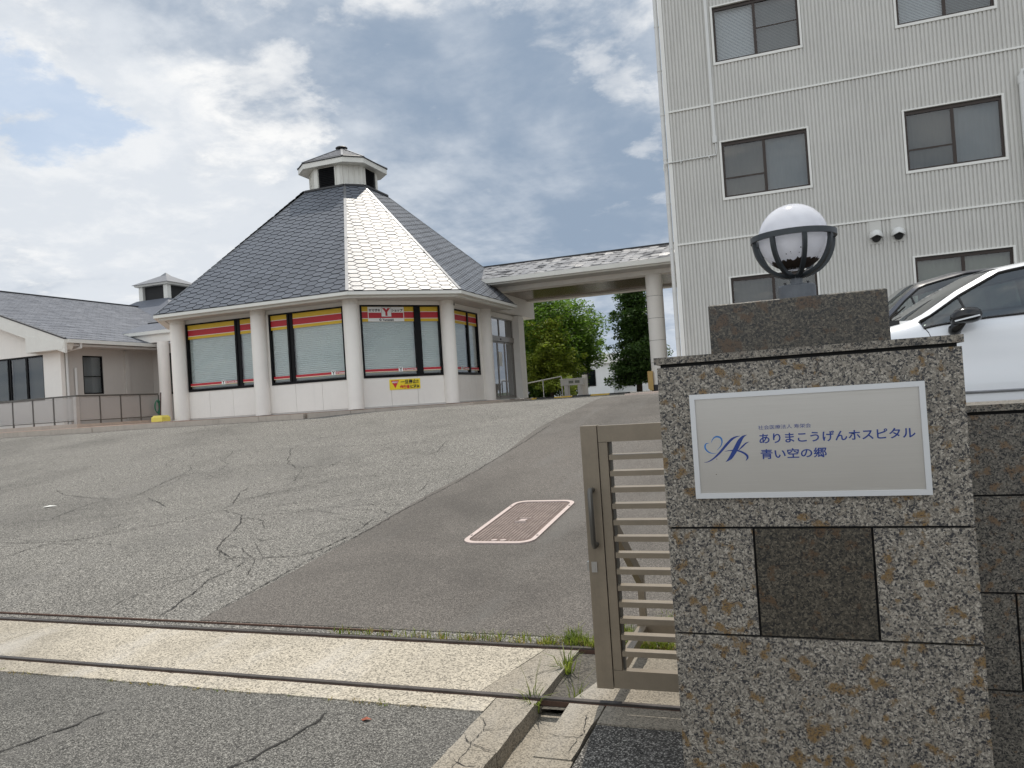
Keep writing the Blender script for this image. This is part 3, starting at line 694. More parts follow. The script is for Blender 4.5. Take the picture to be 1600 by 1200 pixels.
# ------------------------------------------------------------------ globe lamp
LX, LY = .031, 2.65
lamp = thing('globe_lamp', (LX, LY, 1.742), 'white plastic globe lamp in a dark metal cage on the gatepost top', 'lamp')
MB().lathe((LX, LY, 1.742), [(.053, 0), (.057, .003), (.058, .055), (.054, .060), (.02, .061)], 32).build('base', 'cage_base', lamp, smooth='auto')
MB().lathe((LX, LY, 1.800), [(.019, 0), (.019, .03), (.012, .034)], 20).build('stem', 'cage_base', lamp, smooth='auto')
for a in (-150, -30):
    MB().cyl((LX + .04 * math.cos(R(a)), LY + .04 * math.sin(R(a)), 1.80), (LX + .04 * math.cos(R(a)), LY + .04 * math.sin(R(a)), 1.811), .0042, n=8).build('bolt', 'flashing_dark', lamp)
gc = Vector((LX, LY, 1.957)); gr = .107
prof = [(max(.001, gr * math.sin(t)), -gr * math.cos(t)) for t in [math.pi * i / 32 for i in range(33)]]
MB().lathe(gc, prof, 48).build('globe', 'globe', lamp, smooth=True)
# leaf litter lying in the bottom of the globe, seen through the plastic: a ragged dark band
lt_ = MB(); rnd = random.Random(5); nn_ = 90; top = []
for i in range(nn_):
    a = 2 * math.pi * i / nn_; hgt = -.079 + .006 * noise.noise((math.cos(a) * 3, math.sin(a) * 3, 1)) + rnd.uniform(-.003, .0035); top.append((a, hgt))
vs = []; NRW = 7
for a, h in top:
    for q in range(NRW):
        hh = h + (-.1045 - h) * q / (NRW - 1); r = math.sqrt(max(1e-6, gr * gr - hh * hh)) + .0008; vs.append((gc.x + r * math.cos(a), gc.y + r * math.sin(a), gc.z + hh))
lt_.add(vs, [(NRW * i + q, NRW * ((i + 1) % nn_) + q, NRW * ((i + 1) % nn_) + q + 1, NRW * i + q + 1) for i in range(nn_) for q in range(NRW - 1)])
for _ in range(14):
    a = rnd.uniform(0, 6.28); h = rnd.uniform(-.070, -.045) - .0 ; h = h if rnd.random() < .4 else rnd.uniform(-.072, -.060); s_ = rnd.uniform(.0008, .0025)
    r = math.sqrt(gr * gr - h * h) + .001; p = Vector((gc.x + r * math.cos(a), gc.y + r * math.sin(a), gc.z + h)); nrm = (p - gc).normalized(); u = nrm.orthogonal().normalized(); v_ = nrm.cross(u)
    lt_.add([p + u * s_, p + v_ * s_ * 1.6, p - u * s_, p - v_ * s_], [(0, 1, 2, 3)])
M['litter'] = plain('litter', (.035, .022, .016), .9, var=.4, scale=90)
lt_.build('leaf_litter', 'litter', lamp, 'stuff')
RZ, RR = 1.957, .128
ring = MB(); nr = 64; vs = []
for i in range(nr):
    a = 2 * math.pi * i / nr
    for (r, z) in ((RR - .005, -.009), (RR + .004, -.009), (RR + .004, .009), (RR - .005, .009)): vs.append((LX + r * math.cos(a), LY + r * math.sin(a), RZ + z))
ring.add(vs, [(4 * i + k_, 4 * ((i + 1) % nr) + k_, 4 * ((i + 1) % nr) + (k_ + 1) % 4, 4 * i + (k_ + 1) % 4) for i in range(nr) for k_ in range(4)])
ring.build('ring', 'cage', lamp, smooth='auto')
for k_ in range(8):
    a = R(-90 + 20 + 45 * k_ - 5); rb = MB(); vs = []; NP = 14
    for i in range(NP + 1):
        t = i / NP * math.pi / 2; r = (RR - .004) * math.cos(t) ** .9 if i < NP else .012; z = RZ - .008 - .120 * math.sin(t)
        r = max(r, .012)
        tn = Vector((-math.sin(t) * RR, -.120 * math.cos(t))).normalized(); n2 = Vector((-tn.y, tn.x))
        for (du, dv) in ((-1, -1), (1, -1), (1, 1), (-1, 1)):
            rr_ = r + n2.x * .006 * du; zz = z + n2.y * .006 * du; tw = .0065 * dv
            vs.append((LX + rr_ * math.cos(a) - math.sin(a) * tw, LY + rr_ * math.sin(a) + math.cos(a) * tw, zz))
    rb.add(vs, [(4 * i + k2, 4 * i + (k2 + 1) % 4, 4 * i + 4 + (k2 + 1) % 4, 4 * i + 4 + k2) for i in range(NP) for k2 in range(4)] + [(0, 1, 2, 3), tuple(4 * NP + q for q in (3, 2, 1, 0))])
    rb.build('cage_rib', 'cage', lamp, smooth='auto')

# ------------------------------------------------------------------ sliding gate
gate = thing('sliding_gate', (-.9, 3.6, 0), 'bronze metal sliding gate with horizontal slats drawn back behind the gatepost', 'gate')
GY = 3.60; GX1 = 3.6
B((-.978, GY, .088), (-.898, GY + .07, 1.342)).build('end_post', 'bronze', gate)
B((-.894, GY + .004, 1.262), (GX1, GY + .05, 1.340)).build('top_rail', 'bronze', gate)
B((-.894, GY + .004, .092), (GX1, GY + .05, .176)).build('bottom_rail', 'bronze', gate)
B((-.894, GY + .006, .178), (-.852, GY + .048, 1.260)).build('stile', 'bronze', gate)
B((-.849, GY + .028, .178), (-.838, GY + .05, 1.260)).build('stile_strip', 'bronze_grey', gate)
for X in (.35, 1.6, 2.9): B((X, GY + .034, .178), (X + .035, GY + .056, 1.260)).build('stile', 'bronze', gate)
for i in range(13):
    z = 1.189 - .0776 * i
    MB().add([(x, y, zz) for x in (-.846, GX1) for (y, zz) in ((GY + .004, z - .014), (GY + .004, z + .010), (GY + .042, z + .014), (GY + .042, z + .002))],
             [(0, 1, 2, 3), (7, 6, 5, 4), (0, 4, 5, 1), (1, 5, 6, 2), (2, 6, 7, 3), (3, 7, 4, 0)]).build('slat', 'bronze', gate)
hm = gate
MB().tube([(-.936, GY, 1.035), (-.938, GY - .04, 1.038), (-.938, GY - .048, 1.02), (-.936, GY - .048, .79), (-.935, GY - .04, .772), (-.933, GY, .775)], .0125, 10).build('handle', 'bronze_grey', gate, smooth='auto')
B((-.965, GY - .004, .642), (-.938, GY - .0005, .692)).build('latch_plate', 'steel', gate)
B((-.990, GY + .006, .645), (-.979, GY + .03, .690)).build('latch_keeper', 'steel', gate)
for z in (.655, .68): MB().cyl((-.951, GY - .007, z), (-.951, GY - .004, z), .0035, n=8).build('screw', 'steel', gate)
# prop frame behind the leaf, standing on the rear rail
MB().bar((-.885, GY + .06, .93), (-.955, GY + .27, .92), .05, .04).build('prop_arm', 'bronze', gate)
MB().bar((-.955, GY + .25, .925), (-.90, GY + .83, .40), .07, .035, (1, 0, 0)).build('prop_brace', 'bronze', gate)
MB().bar((-.90, GY + .82, .42), (-.90, GY + .83, .10), .05, .035, (1, 0, 0)).build('prop_leg', 'bronze', gate)
for sx in (-.90, -.40): MB().bar((sx + .0, GY + .07, .13), (sx, GY + .80, .13), .05, .05).build('prop_foot', 'bronze', gate)
MB().bar((-.93, GY + .80, .135), (-.30, GY + .80, .135), .05, .06).build('prop_foot', 'bronze', gate)
for X in (-.55, -.1):
    MB().cyl((X - .012, GY + .775, .05), (X + .012, GY + .775, .05), .04, n=16).build('wheel', 'rail', gate)
    MB().cyl((X - .012, GY + .02, .05), (X + .012, GY + .02, .05), .04, n=16).build('wheel', 'rail', gate)

# ------------------------------------------------------------------ hospital wing (right)
HY, HX0, HX1, HTOP, HB = 20.0, -2.62, 9.5, 15.6, .9
hosp = thing('hospital_building', (3, 20, 1), 'tall grey ribbed metal clad hospital block with brown framed windows', 'building')
WX = [(-1.29, .71), (2.83, 4.79), (6.95, 8.92)]; ST = 3.41; WZ = [(2.74 + ST * i - ST * 0, 4.13 + ST * i) for i in range(4)]
bands = [HB] + [5.11 + ST * i for i in range(3)] + [HTOP]
xs_ = sorted([HX0 + .10] + [v for a in WX for v in a] + [HX1]); 
def ribs(mb, x0, x1, z0, z1, y=HY, per=.0842):
    i0 = math.floor((x0 - HX0) / per); vs = []; prev = None
    pr = [(0.0, 0.0), (.24, 0.0), (.32, -.024), (.90, -.024), (1.0, 0.0)]
    pts = []
    i = i0
    while HX0 + i * per < x1:
        for (t, dy) in pr[:-1]: pts.append((HX0 + (i + t) * per, dy))
        i += 1
    pts.append((HX0 + i * per, 0.0))
    out = []
    for (a, b) in zip(pts[:-1], pts[1:]):
        if b[0] <= x0 or a[0] >= x1: continue
        def at(x): k_ = (x - a[0]) / (b[0] - a[0]); return a[1] + (b[1] - a[1]) * k_
        xa, xb = max(a[0], x0), min(b[0], x1)
        o = len(mb.v); mb.v += [(xa, y + at(xa), z0), (xb, y + at(xb), z0), (xb, y + at(xb), z1), (xa, y + at(xa), z1)]; mb.f.append((o, o + 1, o + 2, o + 3))
for bi in range(len(bands) - 1):
    z0, z1 = bands[bi] + (.03 if bi else 0), bands[bi + 1] - .005
    wz0, wz1 = WZ[bi] if bi < 4 else (99, 100)
    if bi == 3: wz0, wz1 = WZ[3]
    mb = MB(); 
    for a, b in zip(xs_[:-1], xs_[1:]):
        iswin = any(abs(a - w_[0]) < 1e-6 for w_ in WX)
        if iswin: ribs(mb, a, b, z0, wz0); ribs(mb, a, b, wz1, z1)
        else: ribs(mb, a, b, z0, z1)
    mb.build('siding_panel', 'siding', hosp)
    if bi: B((HX0 + .10, HY - .048, bands[bi] - .012), (HX1, HY - .002, bands[bi] + .03)).build('flashing', 'siding_trim', hosp)
B((HX0 + .02, HY + .005, HB), (HX0 + .10, HY + .06, HTOP)).build('corner_trim', 'siding_trim', hosp)
B((HX0 - .002, HY - .03, HB), (HX0 + .098, HY + .003, HTOP)).build('corner_trim', 'siding_trim', hosp)
# body behind the skin: side, rear and core with window recesses
for (a, b) in zip([HX0] + [w_[1] for w_ in WX], [w_[0] for w_ in WX] + [HX1]):
    B((a + .004, HY + .007, HB), (b, HY + .25, HTOP - .01)).build('wall', 'siding', hosp)
for i in range(4):
    for (a, b) in WX:
        lo = HB if i == 0 else WZ[i - 1][1]
        B((a + .001, HY + .007, lo), (b - .001, HY + .24, WZ[i][0])).build('wall', 'siding', hosp)
for (a, b) in WX: B((a + .001, HY + .007, WZ[3][1] ), (b - .001, HY + .24, HTOP - .02)).build('wall', 'siding', hosp)
B((HX0 + .006, HY + .251, HB), (HX0 + .2, HY + 16, HTOP - .01)).build('wall', 'siding', hosp)
B((HX1 - .2, HY + .251, HB), (HX1, HY + 16, HTOP - .01)).build('wall', 'siding', hosp)
B((HX0 + .201, HY + 15.8, HB), (HX1 - .201, HY + 16, HTOP - .01)).build('wall', 'siding', hosp)
B((HX0 - .06, HY - .08, HTOP), (HX1 + .06, HY + 16.1, HTOP + .25)).build('roof', 'siding_trim', hosp)
for i in range(3): B((HX0 + .21, HY + .26, 5.0 + ST * i), (HX1 - .21, HY + 15.7, 5.2 + ST * i)).build('floor_slab', 'room_dark', hosp)
def hwin(x0, x1, z0, z1, cover, meet=.5, tr=None, split=None, cov2=None):
    f = MB(); f.box((x0 - .05, HY - .045, z0 - .065), (x1 + .05, HY + .005, z0 - .002)); f.box((x0 - .05, HY - .045, z1 + .002), (x1 + .05, HY + .005, z1 + .035))
    f.box((x0 - .05, HY - .045, z0 - .001), (x0 - .002, HY + .005, z1 + .001)); f.box((x1 + .002, HY - .045, z0 - .001), (x1 + .05, HY + .005, z1 + .001))
    win = B((x0, HY + .02, z0), (x1, HY + .09, z0 + .045)); win.box((x0, HY + .02, z1 - .085), (x1, HY + .09, z1)); win.box((x0, HY + .02, z0 + .046), (x0 + .05, HY + .09, z1 - .086)); win.box((x1 - .05, HY + .02, z0 + .046), (x1, HY + .09, z1 - .086))  # head bar deeper than the rest, its extra dark stands in for reveal shadow
    wo_ = win.build('window', 'brown_frame', hosp)
    f.build('trim', 'siding_trim', wo_)
    xm = x0 + (x1 - x0) * meet
    s_ = B((xm - .035, HY + .03, z0 + .047), (xm + .035, HY + .07, z1 - .087))
    if tr == 'left' or tr == 'both': s_.box((x0 + .051, HY + .04, z0 + .035 + (z1 - z0) * .31), (xm - .036, HY + .065, z0 + .075 + (z1 - z0) * .31))
    if tr == 'right': s_.box((xm + .036, HY + .04, z0 + .035 + (z1 - z0) * .45), (x1 - .051, HY + .065, z0 + .06 + (z1 - z0) * .45))
    s_.build('sash_bar', 'brown_frame', wo_)
    for a, b in ((x0 + .051, xm - .036), (xm + .036, x1 - .051)): B((a, HY + .046, z0 + .047), (b, HY + .052, z1 - .087)).build('pane', 'glass', wo_)
    cs = [cover, cov2 or cover]
    for (a, b), c in zip(((x0 + .001, xm), (xm + .001, x1 - .001)), cs):
        if c == 'blind_white' or c == 'slat_grey':
            mb = MB(); n = int((z1 - z0 - .05) / .035)
            for i in range(n):
                z = z0 + .03 + i * .035; mb.add([(a, HY + .12, z), (b, HY + .12, z), (b, HY + .135, z + .031), (a, HY + .135, z + .031)], [(0, 1, 2, 3)])
            mb.build('blind', 'blind_white' if c == 'blind_white' else 'curtain_pale', wo_)
            B((a, HY + .17, z0), (b, HY + .18, z1)).build('backing', 'room_dark', wo_)
        else:
            mb = MB(); n = 26; vs = []
            for i in range(n + 1):
                x = a + (b - a) * i / n; y = HY + .13 + .012 * math.sin(i * 1.9 + a) * (1 if i % 3 else .4)
                vs += [(x, y, z0 + .002), (x, y, z1 - .002)]
            mb.add(vs, [(2 * i, 2 * i + 2, 2 * i + 3, 2 * i + 1) for i in range(n)]); mb.build('curtain', c, wo_, smooth=True)
    B((x0, HY + .2, z0 - .02), (x1, HY + .22, z1 + .02)).build('backing', 'room_dark', wo_)
for i in range(4):
    z0, z1 = WZ[i]
    if i == 0: cfg = [('curtain', .5, None, 'curtain'), ('curtain_green', .5, None, 'curtain_green'), ('curtain', .5, None, None)]
    elif i == 1: cfg = [('curtain', .5, 'left', 'curtain_pale'), ('curtain', .5, 'left', 'curtain_pale'), ('curtain', .5, 'left', None)]
    elif i == 2: cfg = [('blind_white', .49, 'right', 'slat_grey'), ('blind_white', .5, None, 'slat_grey'), ('curtain', .5, None, None)]
    else: cfg = [('curtain', .5, None, None)] * 3
    for (a, b), c in zip(WX, cfg): hwin(a, b, z0, z1, c[0], c[1], c[2], None, c[3])
for vx in (2.05, 2.52):
    B((vx - .13, HY - .034, 4.55), (vx + .13, HY - .0245, 5.095)).build('vent_patch', 'siding', hosp)
    v = MB(); v.cyl((vx, HY - .041, 4.73), (vx, HY - .07, 4.73), .14, n=24)
    # hooded dome open below
    n1, n2 = 16, 8; vs = []
    for j in range(n2 + 1):
        ph = math.pi / 2 * j / n2
        for i in range(n1 + 1):
            th = math.pi * (-.12 + 1.24 * i / n1); vs.append((vx + .15 * math.cos(th) * math.cos(ph), HY - .07 - .19 * math.sin(ph), 4.73 + .15 * math.sin(th) * math.cos(ph)))
    v.add(vs, [(j * (n1 + 1) + i, j * (n1 + 1) + i + 1, (j + 1) * (n1 + 1) + i + 1, (j + 1) * (n1 + 1) + i) for j in range(n2) for i in range(n1)])
    vo = v.build('vent_hood', 'pipe_white', hosp, smooth='auto')
    MB().cyl((vx, HY - .08, 4.70), (vx, HY - .14, 4.66), .095, n=16).build('vent_mouth', 'room_dark', vo)
# conduit and rain pipes
cp = MB(); cp.box((-1.475, HY - .075, 7.72), (-1.405, HY - .025, HTOP - .1)); cp.build('conduit', 'pipe_white', hosp)
cp = MB(); cp.box((-1.49, HY - .09, 7.55), (-1.385, HY - .025, 7.72)); cp.build('conduit_box', 'pipe_white', hosp)
MB().tube([(-1.42, HY - .05, 7.55), (-1.42, HY - .05, 7.28), (-1.43, HY - .05, 7.25), (-2.70, HY - .05, 7.235), (-2.73, HY - .05, 7.22), (-2.74, HY - .05, 7.05)], .017, 8).build('conduit_pipe', 'pipe_white', hosp, smooth='auto')
for x in (-1.6, -2.3): B((x - .01, HY - .07, 7.18), (x + .01, HY - .022, 7.26)).build('clip', 'pipe_white', hosp)
MB().cyl((-2.70, HY + .06, HB), (-2.70, HY + .06, HTOP), .055, n=16).build('rain_pipe', 'pipe_white', hosp, smooth='auto')
for i in range(12): MB().cyl((-2.70, HY + .06, 1.6 + i * 1.15), (-2.70, HY + .06, 1.63 + i * 1.15), .064, n=16).build('pipe_band', 'pipe_white', hosp)
MB().tube([(5.5, HY - .01, 7.98), (5.5, HY - .14, 7.98), (5.19, HY - .14, 7.95), (5.17, HY - .12, 7.85), (5.17, HY - .1, 3)], .06, 14).build('rain_pipe', 'pipe_white', hosp, smooth='auto')
MB().cyl((5.17, HY - .115, 7.87), (5.17, HY - .11, 7.7), .072, n=16).build('pipe_band', 'pipe_white', hosp)

# ------------------------------------------------------------------ shop pavilion
CX, CY, Z0 = -14.1, 23.45, 1.5
shop = thing('octagonal_shop', (CX, CY, Z0), 'octagonal white shop pavilion with tall grey hexagonal shingle roof and louvred cupola', 'building')
def octo(hx, hy, cxh, cyh):
    """hx,hy = half extents; cxh = half length of front edge, cyh = half length of side edge"""
    l_, m_ = (.55, .35) if hx > 5.2 else (0, 0)      # the left diagonal is a little steeper than the right one
    return [(CX - cxh, CY - hy), (CX + cxh, CY - hy), (CX + hx, CY - cyh), (CX + hx, CY + cyh), (CX + cxh, CY + hy), (CX - cxh, CY + hy), (CX - hx + l_, CY + cyh), (CX - hx + l_, CY - cyh + m_)]
QX, QY_ = -14.14, 23.15                               # axis of the cupola
def octc(hx, hy, cxh, cyh): return [(x - CX + QX, y - CY + QY_) for x, y in octo(hx, hy, cxh, cyh)]
EAVE = octo(5.6, 5.85, 3.25, 3.8); RING = octc(1.22, 1.17, .75, .76); ZE, ZR = 4.60, 8.83
WALL = octo(4.70, 5.0, 2.95, 2.95)
# facets -> hexagonal shingles
def clip(poly, a, b):
    """keep the part left of line a->b (2D)"""
    out = []; ax, ay = a; dx, dy = b[0] - a[0], b[1] - a[1]
    sd = [dx * (p[1] - ay) - dy * (p[0] - ax) for p in poly]
    for i in range(len(poly)):
        p, q = poly[i], poly[(i + 1) % len(poly)]; s0, s1 = sd[i], sd[(i + 1) % len(poly)]
        if s0 >= 0: out.append(p)
        if (s0 >= 0) != (s1 >= 0): t = s0 / (s0 - s1); out.append((p[0] + (q[0] - p[0]) * t, p[1] + (q[1] - p[1]) * t))
    return out
def area(p): return .5 * sum(p[i][0] * p[(i + 1) % len(p)][1] - p[(i + 1) % len(p)][0] * p[i][1] for i in range(len(p)))
def tiles(corners, wd=.61, pitch=.108, gap=.017, shrink=.03, tilt=.012):
    """corners: CCW facet polygon seen from outside, first edge = eave. returns [(matrix, poly2d, full)]"""
    o = Vector(corners[0]); u = (Vector(corners[1]) - o).normalized(); n = u.cross(Vector(corners[-1]) - o).normalized(); v = n.cross(u)
    loc = [((Vector(c) - o).dot(u), (Vector(c) - o).dot(v)) for c in corners]
    xa, xb = min(p[0] for p in loc), max(p[0] for p in loc); yb = max(p[1] for p in loc); res = []
    j = 0; hgt = pitch * 2; e0 = wd / 6; hw0 = wd / 3; L0 = math.hypot(hgt / 2, hw0 - e0); nx0, ny0 = (hgt / 2) / L0, (hw0 - e0) / L0; c0 = nx0 * hw0 - gap / 2
    hw = c0 / nx0; gv = gap / 2; e = (c0 - ny0 * (hgt / 2 - gv)) / nx0
    while j * pitch < yb + pitch:
        i = int(xa / wd) - 1
        while i * wd < xb + wd:
            cx = (i + (.5 if j % 2 else 0)) * wd; cy = j * pitch
            hx_ = [(cx - hw, cy), (cx - e, cy - hgt / 2 + gv), (cx + e, cy - hgt / 2 + gv), (cx + hw, cy), (cx + e, cy + hgt / 2 - gv), (cx - e, cy + hgt / 2 - gv)]
            p = hx_
            for k_ in range(len(loc)):
                a, b = loc[k_], loc[(k_ + 1) % len(loc)]
                if k_ == 0: a2, b2 = (a[0], a[1] - .01), (b[0], b[1] - .01)
                else:
                    d = Vector((b[0] - a[0], b[1] - a[1])).normalized(); nx_, ny_ = -d.y * shrink, d.x * shrink
                    a2, b2 = (a[0] + nx_, a[1] + ny_), (b[0] + nx_, b[1] + ny_)
                p = clip(p, a2, b2)
                if len(p) < 3: break
            if len(p) >= 3 and area(p) > .004:
                full = abs(area(p) - area(hx_)) < 1e-6
                res.append((frame_m(o, u, n), p, full, (cx, cy)))
            i += 1
        j += 1
    return res
def tile_geo(p, cy, jit, th=.010, tilt=.045):
    # lower edge proud, like an overlapping shingle
    n = len(p); top = [(x, y, th + .006 - (y - cy) * tilt + jit * (x * .0 + 1) * .0015) for x, y in p]; bot = [(x, y, .001) for x, y in p]
    return top + bot, [tuple(range(n))] + [(i, n + i, n + (i + 1) % n, (i + 1) % n) for i in range(n)]
ALLT = []
for fi in range(8):
    a, b = EAVE[fi], EAVE[(fi + 1) % 8]; c, d = RING[(fi + 1) % 8], RING[fi]
    cor = [(a[0], a[1], ZE), (b[0], b[1], ZE), (c[0], c[1], ZR), (d[0], d[1], ZR)]
    if fi == 3:
        zj = 5.44; kk = (zj - ZE) / (ZR - ZE); pa = Vector(cor[0]).lerp(Vector(cor[3]), kk); pb_q = Vector(cor[1]).lerp(Vector(cor[2]), kk)
        MB().add([pa, pb_q, cor[2], cor[3]], [(0, 1, 2, 3)]).build('roof_deck', 'underlay_edge_shade', shop)
        ALLT += [t for t in tiles(cor) if (t[0] @ Vector((t[3][0], t[3][1], 0))).z > zj]
        continue
    if fi == 2:      # the passage roof takes over part of this side
        yc_ = 24.22; zj = 5.44; xj = a[0] + (d[0] - a[0]) * (zj - ZE) / (ZR - ZE); kk = (zj - ZE) / (ZR - ZE); yb_ = b[1] + (c[1] - b[1]) * kk
        MB().add([cor[0], (a[0], yc_, ZE), (xj, yc_, zj), (xj, yb_, zj), cor[2], cor[3]], [(0, 1, 2, 5), (2, 3, 4, 5)]).build('roof_deck', 'underlay_edge_shade', shop)
        ALLT += [t for t in tiles(cor) if not ((t[0] @ Vector((t[3][0], t[3][1], 0))).y > yc_ and (t[0] @ Vector((t[3][0], t[3][1], 0))).z < zj)]
        continue
    MB().add(cor, [(0, 1, 2, 3)]).build('roof_deck', 'underlay_edge_shade', shop)
    ALLT += tiles(cor)
FAC_N = {}
def keyd(t):
    m, p, full, c = t; w_ = m @ Vector((c[0], c[1], 0)); n = Vector((m[0][2], m[1][2], m[2][2]))
    vis = n.dot(Vector((0, 0, 1.5)) - w_) > 0
    return (0 if vis else 1, w_.length / max(.15, n.dot((Vector((0, 0, 1.5)) - w_).normalized())))
ALLT.sort(key=keyd)
fullmesh = {}
rest = MB(); rnd = random.Random(11)
for k_, (m, p, full, c) in enumerate(ALLT):
    jit = rnd.uniform(-1, 1)
    if k_ < 300:
        if full:
            if 'x' not in fullmesh:
                q = [(x - c[0], y - c[1]) for x, y in p]; vs, fs = tile_geo(q, 0, 0)
                me = bpy.data.meshes.new('shingle'); me.from_pydata(vs, [], fs); me.materials.append(M['shingle']); me.materials.append(M['underlay_edge_shade']); me.polygons.foreach_set('material_index', [0] + [1] * (len(fs) - 1)); fullmesh['x'] = me  # side faces near-black: shadow line painted round each shingle
            ob = bpy.data.objects.new('shingle', fullmesh['x'])
        else:
            vs, fs = tile_geo([(x - c[0], y - c[1]) for x, y in p], 0, 0); me = bpy.data.meshes.new('shingle'); me.from_pydata(vs, [], fs); me.materials.append(M['shingle']); me.materials.append(M['underlay_edge_shade']); me.polygons.foreach_set('material_index', [0] + [1] * (len(fs) - 1))
            ob = bpy.data.objects.new('shingle', me)
        COL.objects.link(ob); ob.parent = shop
        wm = m @ Matrix.Translation((c[0], c[1], 0)) @ Matrix.Rotation(R(rnd.gauss(0, .55)), 4, 'X') @ Matrix.Rotation(R(rnd.gauss(0, .35)), 4, 'Y')
        ob.matrix_local = Matrix.Translation(-ORG[shop.name]) @ wm
    else:
        vs, fs = tile_geo([(x - c[0], y - c[1]) for x, y in p], 0, jit)
        wm = m @ Matrix.Translation((c[0], c[1], 0)) @ Matrix.Rotation(R(rnd.gauss(0, .55)), 4, 'X') @ Matrix.Rotation(R(rnd.gauss(0, .35)), 4, 'Y')
        rest.add([wm @ Vector(v) for v in vs], fs)
ro = rest.build('shingles', ['shingle', 'underlay_edge_shade'], shop, 'stuff'); ro.data.polygons.foreach_set('material_index', [0 if len(p.vertices) != 4 or p.normal.z > .5 else 1 for p in ro.data.polygons])  # same painted shadow on the sides of the joined shingles
# hip flashings, ring flashing
for i in range(8):
    a, b = EAVE[i], RING[i]
    nseg = 9
    for k_ in range(2 if i in (3, 4) else 0, nseg):
        t0, t1 = k_ / nseg, (k_ + .985) / nseg
        p0 = Vector((a[0] + (b[0] - a[0]) * t0, a[1] + (b[1] - a[1]) * t0, ZE + (ZR - ZE) * t0 + .012)); p1 = Vector((a[0] + (b[0] - a[0]) * t1, a[1] + (b[1] - a[1]) * t1, ZE + (ZR - ZE) * t1 + .012))
        MB().bar(p0, p1, .085, .022).build('hip_cap', 'flashing', shop)
for i in range(8):
    a, b = RING[i], RING[(i + 1) % 8]; MB().bar((a[0], a[1], ZR + .012), (b[0], b[1], ZR + .012), .16, .06).build('ring_flashing', 'flashing_dark', shop)
    a, b = EAVE[i], EAVE[(i + 1) % 8]
    if i == 2: b = (b[0], 24.22)
    if i == 3: continue
    # drip edge, gutter fascia and soffit
    d = Vector((b[0] - a[0], b[1] - a[1], 0)).normalized(); nn = Vector((d.y, -d.x, 0))
    MB().bar(Vector((*a, ZE - .012)) + nn * .02, Vector((*b, ZE - .012)) + nn * .02, .05, .016).build('drip_edge', 'flashing_dark', shop)
def ringband(pin, pout, z0, z1, name, mat, par=None):
    for i in range(8):
        a, b, c, d = pout[i], pout[(i + 1) % 8], pin[(i + 1) % 8], pin[i]
        if i == 2: b, c = (b[0], 24.22), (c[0], 24.22)
        if i == 3: continue
        v = [(*a, z0), (*b, z0), (*c, z0), (*d, z0), (*a, z1), (*b, z1), (*c, z1), (*d, z1)]
        MB().add(v, [(0, 3, 2, 1), (4, 5, 6, 7), (0, 1, 5, 4), (1, 2, 6, 5), (2, 3, 7, 6), (3, 0, 4, 7)]).build(name, mat, par or shop)
ringband(octo(5.50, 5.75, 3.21, 3.75), octo(5.64, 5.89, 3.27, 3.82), 4.49, 4.578, 'gutter', 'fascia')
ringband(octo(5.36, 5.61, 3.15, 3.70), octo(5.495, 5.745, 3.208, 3.748), 4.43, 4.56, 'fascia', 'fascia')
ringband(octo(4.6, 4.9, 2.9, 2.9), octo(5.355, 5.605, 3.148, 3.698), 4.46, 4.485, 'soffit', 'soffit')
MB().prism([p for p in octo(4.69, 4.99, 2.945, 2.945)], 4.34, 4.458).build('lintel_ring', 'stucco', shop)
MB().prism(octo(4.5, 4.8, 2.85, 2.85), 4.30, 4.338).build('ceiling', 'soffit', shop)
MB().prism(octo(4.72, 5.02, 2.955, 2.955), 1.46, 1.502).build('floor', 'soffit', shop)
# columns
def column(x, y, r=.215, top=4.47, par=shop, zb=1.47):
    MB().lathe((x, y, zb), [(r, 0), (r, top - zb - .14), (r - .012, top - zb - .135), (r - .012, top - zb - .125), (r, top - zb - .12), (r, top - zb)], 40).build('column', 'stucco', par, smooth='auto')
COLS = [(-17.2, 18.30), (-14.27, 18.30), (-11.22, 18.32), (-9.36, 20.55), (-9.36, 23.5)]
for c in COLS: column(*c)
column(-19.0, 20.4); column(-19.0, 23.6); column(-19.0, 26.5); column(-17.05, 28.5); column(-14.1, 28.5); column(-11.15, 28.5)
B((-9.6, 26.35, 1.47), (-9.2, 26.95, 4.46)).build('pier', 'stucco', shop)
